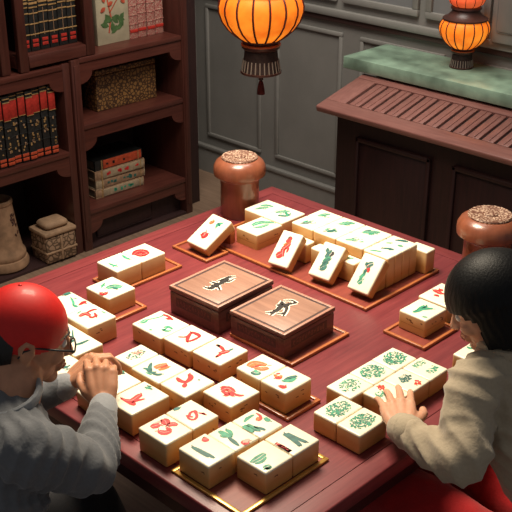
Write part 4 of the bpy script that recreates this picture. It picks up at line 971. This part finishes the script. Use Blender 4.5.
for hh in (hRt, hLt):
    b = MB(); b.tube([hh[2]+Vector((-.03,0,-.055)), hh[2]+Vector((.04,0,-.052)), hh[2]+Vector((.12,0,-.062))], [.036, .040, .026], 'shoe', 14, side=(0,1,0), flat=.8); o = b.build('shoe', man); o.location = -Vector(man.location)
def shell(name, H, c, r, keep, k, parent, thick=.003, u=48, v=32, disp=None, kk=K, invert=False):
    """part of an ellipsoid shell around a head, cut by keep(local point)"""
    b3 = bmesh.new(); bmesh.ops.create_uvsphere(b3, u_segments=u, v_segments=v, radius=1)
    for w in b3.verts:
        p = Vector((w.co.x*r[0]+c[0], w.co.y*r[1]+c[1], w.co.z*r[2]+c[2]))
        if disp: p = disp(p, w.co)
        w.co = p
    dead = [f for f in b3.faces if not keep(f.calc_center_median())]
    bmesh.ops.delete(b3, geom=dead, context='FACES')
    bmesh.ops.solidify(b3, geom=b3.faces[:], thickness=thick/kk)
    for w in b3.verts: w.co = H @ (w.co*kk)
    b = MB(); b.merge(b3, k); o = b.build(name, parent, sharp=60); o.location = -Vector(parent.location); return o
hb = shell('hair', mH, (-.013,0,.012), (.1035,.0835,.100), lambda p: p.z < .05 and p.z > -.072+.35*max(0, p.x+.05) and p.x < .030 and not (abs(p.y) > .055 and p.x > -.040 and p.z < .03) and p.x < .0, 'hair', man, .006, 72, 48)
# skullcap: nearly spherical crown cut on a plane that rises toward the brow
cap = shell('cap', mH, (-.008,0,.028), (.099,.087,.096), lambda p: p.z > -.006+.20*p.x+.06*max(0,-p.x), 'cap', man, .005, 96, 64)
b = MB(); q = mH @ (Vector((-.030, 0, .121))*K); b3 = bmesh.new(); ellipsoid_into(b3, q, (.0045,.0045,.0032), None, 14, 10); b.merge(b3, 'cap'); o = b.build('cap_button', cap)
# glasses
gl = MB()
def hp(x, y, z): return mH @ (Vector((x, y, z))*K)
for s in (1, -1):
    ring = [hp(.104-.06*abs(s*.034+.021*math.cos(a))**1.0*.35, s*.034+.021*math.cos(a), .002+.0155*math.sin(a)) for a in [R(t_) for t_ in range(0, 361, 20)]]
    gl.tube(ring, .0018, 'glass', 6)
    gl.tube([hp(.101, s*.058, .006), hp(.096, s*.078, .008), hp(.05, s*.083, .010), hp(.006, s*.084, .012), hp(-.018, s*.085, .002), hp(-.026, s*.083, -.014)], .0019, 'glass', 6)
gl.tube([hp(.103, .011, .004), hp(.106, 0, .008), hp(.103, -.011, .004)], .0018, 'glass', 6)
g = gl.build('spectacles', man); g.location = -Vector(man.location)
for s in (1, -1):
    b = MB(); b.poly([hp(.1015, s*.034+.0205*math.cos(R(t_)), .002+.015*math.sin(R(t_))) for t_ in range(0, 360, 20)], 'lens'); b.build('lens', g)
# stool
def stool(x, y, label):
    t = thing('stool', label, 'stool', (x, y, 0), 0, 'round wooden stools the players sit on')
    MB().lathe([(.15,.360),(.165,.366),(.168,.378),(.160,.388),(.02,.390)], 'case_dark', seg=32).build('seat', t)
    for i in range(4):
        a = PI/4+i*PI/2; MB().tube([(.10*math.cos(a), .10*math.sin(a), .36), (.145*math.cos(a), .145*math.sin(a), .012)], .014, 'case_dark', 10).build('leg', t)
    b = MB(); b.tube([(.125*math.cos(a), .125*math.sin(a), .14) for a in [R(q_) for q_ in range(0, 361, 15)]], .008, 'case_dark', 8); b.build('stretcher', t)
stool(-1.74, -.78, 'round dark wooden stool under the person in the red skullcap')

# ---- the woman at the right --------------------------------------------------
wo = thing('person', 'black-haired person in a beige blouse and red trousers resting a hand on green tiles', 'person', (-.72, -1.52, 0))
wH = head_frame((-.742, -1.322, 1.070), R(116), R(26), R(0))
nk = Vector((-.735, -1.358, .978)); s1 = Vector((-.846, -1.360, .946)); s2 = Vector((-.590, -1.390, .940))
e1 = Vector((-.952, -1.406, .844)); w1 = Vector((-.920, -1.245, .824)); e2 = Vector((-.47, -1.43, .71)); w2 = Vector((-.53, -1.44, .62))
pl = Vector((-.70, -1.58, .50)); ch = Vector((-.722, -1.432, .85)); wa = Vector((-.71, -1.55, .66))
l1 = [Vector((-.80,-1.56,.49)), Vector((-.81,-1.12,.525)), Vector((-.81,-1.20,.09)), Vector((-.81,-1.10,.035))]
l2 = [Vector((-.61,-1.56,.49)), Vector((-.60,-1.12,.525)), Vector((-.60,-1.20,.09)), Vector((-.60,-1.10,.035))]
ax = Vector((1,0,0))
bm = bmesh.new()
head_into(bm, wH, K*.96)
tub(bm, [nk-Vector((0,.01,.03)), nk+Vector((0,.02,.02)), wH @ Vector((-.02,0,-.03))], [.044, .040, .042])
tub(bm, [pl, wa, ch, nk-Vector((0,0,.035))], [.140, .108, .128, .065], 20, ax, [.72]*25)
for S, E_, W_ in ((s1, e1, w1), (s2, e2, w2)):
    tub(bm, [nk+(S-nk)*.35-Vector((0,0,.02)), S, E_, W_], [.040, .039, .030, .018])
for hh in (l1, l2):
    tub(bm, hh[:3], [.074, .052, .032]); tub(bm, hh[2:], [.032, .024], sub=2)
hand_into(bm, w1, (.135, .125, -.002), (-.06, -.02, 1), -1, [(.10,.20,.16),(.06,.20,.16),(.08,.22,.16),(.10,.24,.16)], (.10,.02,-.07,-.18), K*1.12, thumb=(.85,.45,.12))
hand_into(bm, w2, (-.04, .10, -.02), (0, .1, 1), 1, [(.3,.4,.3)]*4, (.1,.03,-.03,-.1), K*.94)
remeshed('body', bm, .0032, 'skin_w', wo, 3)
face_parts(wH, wo, K*.96)
bm = bmesh.new()
tub(bm, [pl, wa, ch, nk-Vector((0,0,.032))], [.150, .128, .146, .076], 22, ax, [.78]*25)
tub(bm, [s1+Vector((.02,0,0)), nk-Vector((0,.008,.032)), s2-Vector((.02,0,0))], [.052, .064, .052], 16)
for S, E_, W_ in ((s1, e1, w1), (s2, e2, w2)):
    wv = (W_-E_).normalized(); tub(bm, [nk+(S-nk)*.3-Vector((0,0,.04)), S, S.lerp(E_, .5)-Vector((0,0,.008)), E_-wv*.012, E_.lerp(W_, .5)-Vector((0,0,.006)), W_-wv*.010], [.054, .057, .053, .048, .041, .033], 18)
remeshed('blouse', bm, .006, 'blouse', wo, 6, wrinkle([(e1, (w1-e1)+(e1-s1), .17), (w1, w1-e1, .09), (s1, e1-s1, .14), (ch, (1,0,1), .25)], .0085, 88))
b = MB(); wv = (w1-e1).normalized(); b.tube([w1-wv*.030, w1-wv*.014, w1-wv*.002], [.0355, .0355, .0325], 'blouse', 24); o = b.build('cuff', wo); o.location = -Vector(wo.location)
b = MB(); wv = (w2-e2).normalized(); b.tube([w2-wv*.030, w2-wv*.014, w2-wv*.002], [.0375, .0375, .0345], 'blouse', 24); o = b.build('cuff', wo); o.location = -Vector(wo.location)
cpts = [nk+Vector((.058*math.sin(a), .058*math.cos(a)-.004, .018)) for a in [R(q) for q in range(20, 341, 20)]]
b = MB(); b.tube(cpts, [.013]*len(cpts), 'blouse', 10, side=(0,0,1), flat=.5); o = b.build('collar', wo); o.location = -Vector(wo.location)
bm = bmesh.new()
for hh in (l1, l2): tub(bm, [hh[0], hh[1], hh[2]+Vector((0,0,.02))], [.092, .074, .056], 18)
tub(bm, [pl-Vector((.08,0,0)), pl+Vector((.08,0,0))], [.125, .125], 18)
remeshed('trousers', bm, .008, 'trouser_r', wo, 4, lambda co: .004*noise.noise(co*16)+.003*noise.noise(co*35))
for hh in (l1, l2):
    b = MB(); b.tube([hh[2]+Vector((0,-.03,-.055)), hh[2]+Vector((0,.04,-.052)), hh[2]+Vector((0,.12,-.062))], [.034, .038, .024], 'shoe', 14, side=(1,0,0), flat=.8); o = b.build('shoe', wo); o.location = -Vector(wo.location)
# bob: smooth crown with straight-cut sides
def bobdisp(p, w):
    if w.z < 0:                                            # sides fall straight, slightly inward at the tips
        q = Vector((w.x, w.y)); 
        if q.length > 1e-6:
            q.normalize(); f = min(1, -w.z*1.25)
            p = Vector((q.x*.112-.014, q.y*.098, .03-.135*min(1, -w.z*1.15)))
            g_ = 1-.10*f; p.x = (p.x+.014)*g_-.014; p.y *= g_
    p += Vector((w.x, w.y, 0))*.0009*math.sin(math.atan2(w.y, w.x)*40+noise.noise(w*3)*4)*(0.3+0.7*min(1, max(0, .8-w.z)))
    return p
shell('hair', wH, (-.014,0,.030), (.115,.100,.104), lambda p: (p.z > -.070-.03*max(0,-p.x)/.1) and (p.x < .052 or p.z > .030) and not (p.x > .025 and p.z < .028-.2*(abs(p.y))) , 'hair_w', wo, .012, 160, 64, bobdisp)
stool(-.70, -1.61, 'round dark wooden stool under the black-haired person')

# ------------------------------------------------------------------ lights, world, camera
w = bpy.data.worlds.new('world'); SC.world = w; w.use_nodes = True
w.node_tree.nodes['Background'].inputs[0].default_value = (.86, .86, .88, 1); w.node_tree.nodes['Background'].inputs[1].default_value = .17
def area(name, loc, target, size, power, col, spread=180):
    l = bpy.data.lights.new(name, 'AREA'); l.energy = power; l.color = col; l.size = size; l.spread = R(spread)
    o = bpy.data.objects.new(name, l); COL.objects.link(o); o.location = loc
    o.rotation_euler = (Vector(target)-Vector(loc)).to_track_quat('-Z', 'Y').to_euler(); return o
area('overhead_lamp', (-.62, -.30, 2.35), (-.80, -.55, .75), .6, 28, (1, .86, .66), 105)
area('room_fill', (.25, .1, 2.85), (.95, 1.0, .5), 1.2, 30, (1, .92, .82), 125)
def point(name, loc, power, col, r):
    l = bpy.data.lights.new(name, 'POINT'); l.energy = power; l.color = col; l.shadow_soft_size = r
    o = bpy.data.objects.new(name, l); COL.objects.link(o); o.location = loc; return o
cam = bpy.data.cameras.new('camera'); co = bpy.data.objects.new('camera', cam); COL.objects.link(co); SC.camera = co
cam.sensor_width = 36; cam.sensor_fit = 'HORIZONTAL'; cam.lens = 1029.0/512*36
co.location = (-2.37664, -2.26202, 2.05)
co.rotation_euler = (R(90-25.5087), 0, R(44.5405-90))
cam.clip_start = .05
SC.view_settings.view_transform = 'Standard'; SC.view_settings.look = 'None'
SC.view_settings.exposure = 0; SC.view_settings.gamma = 1
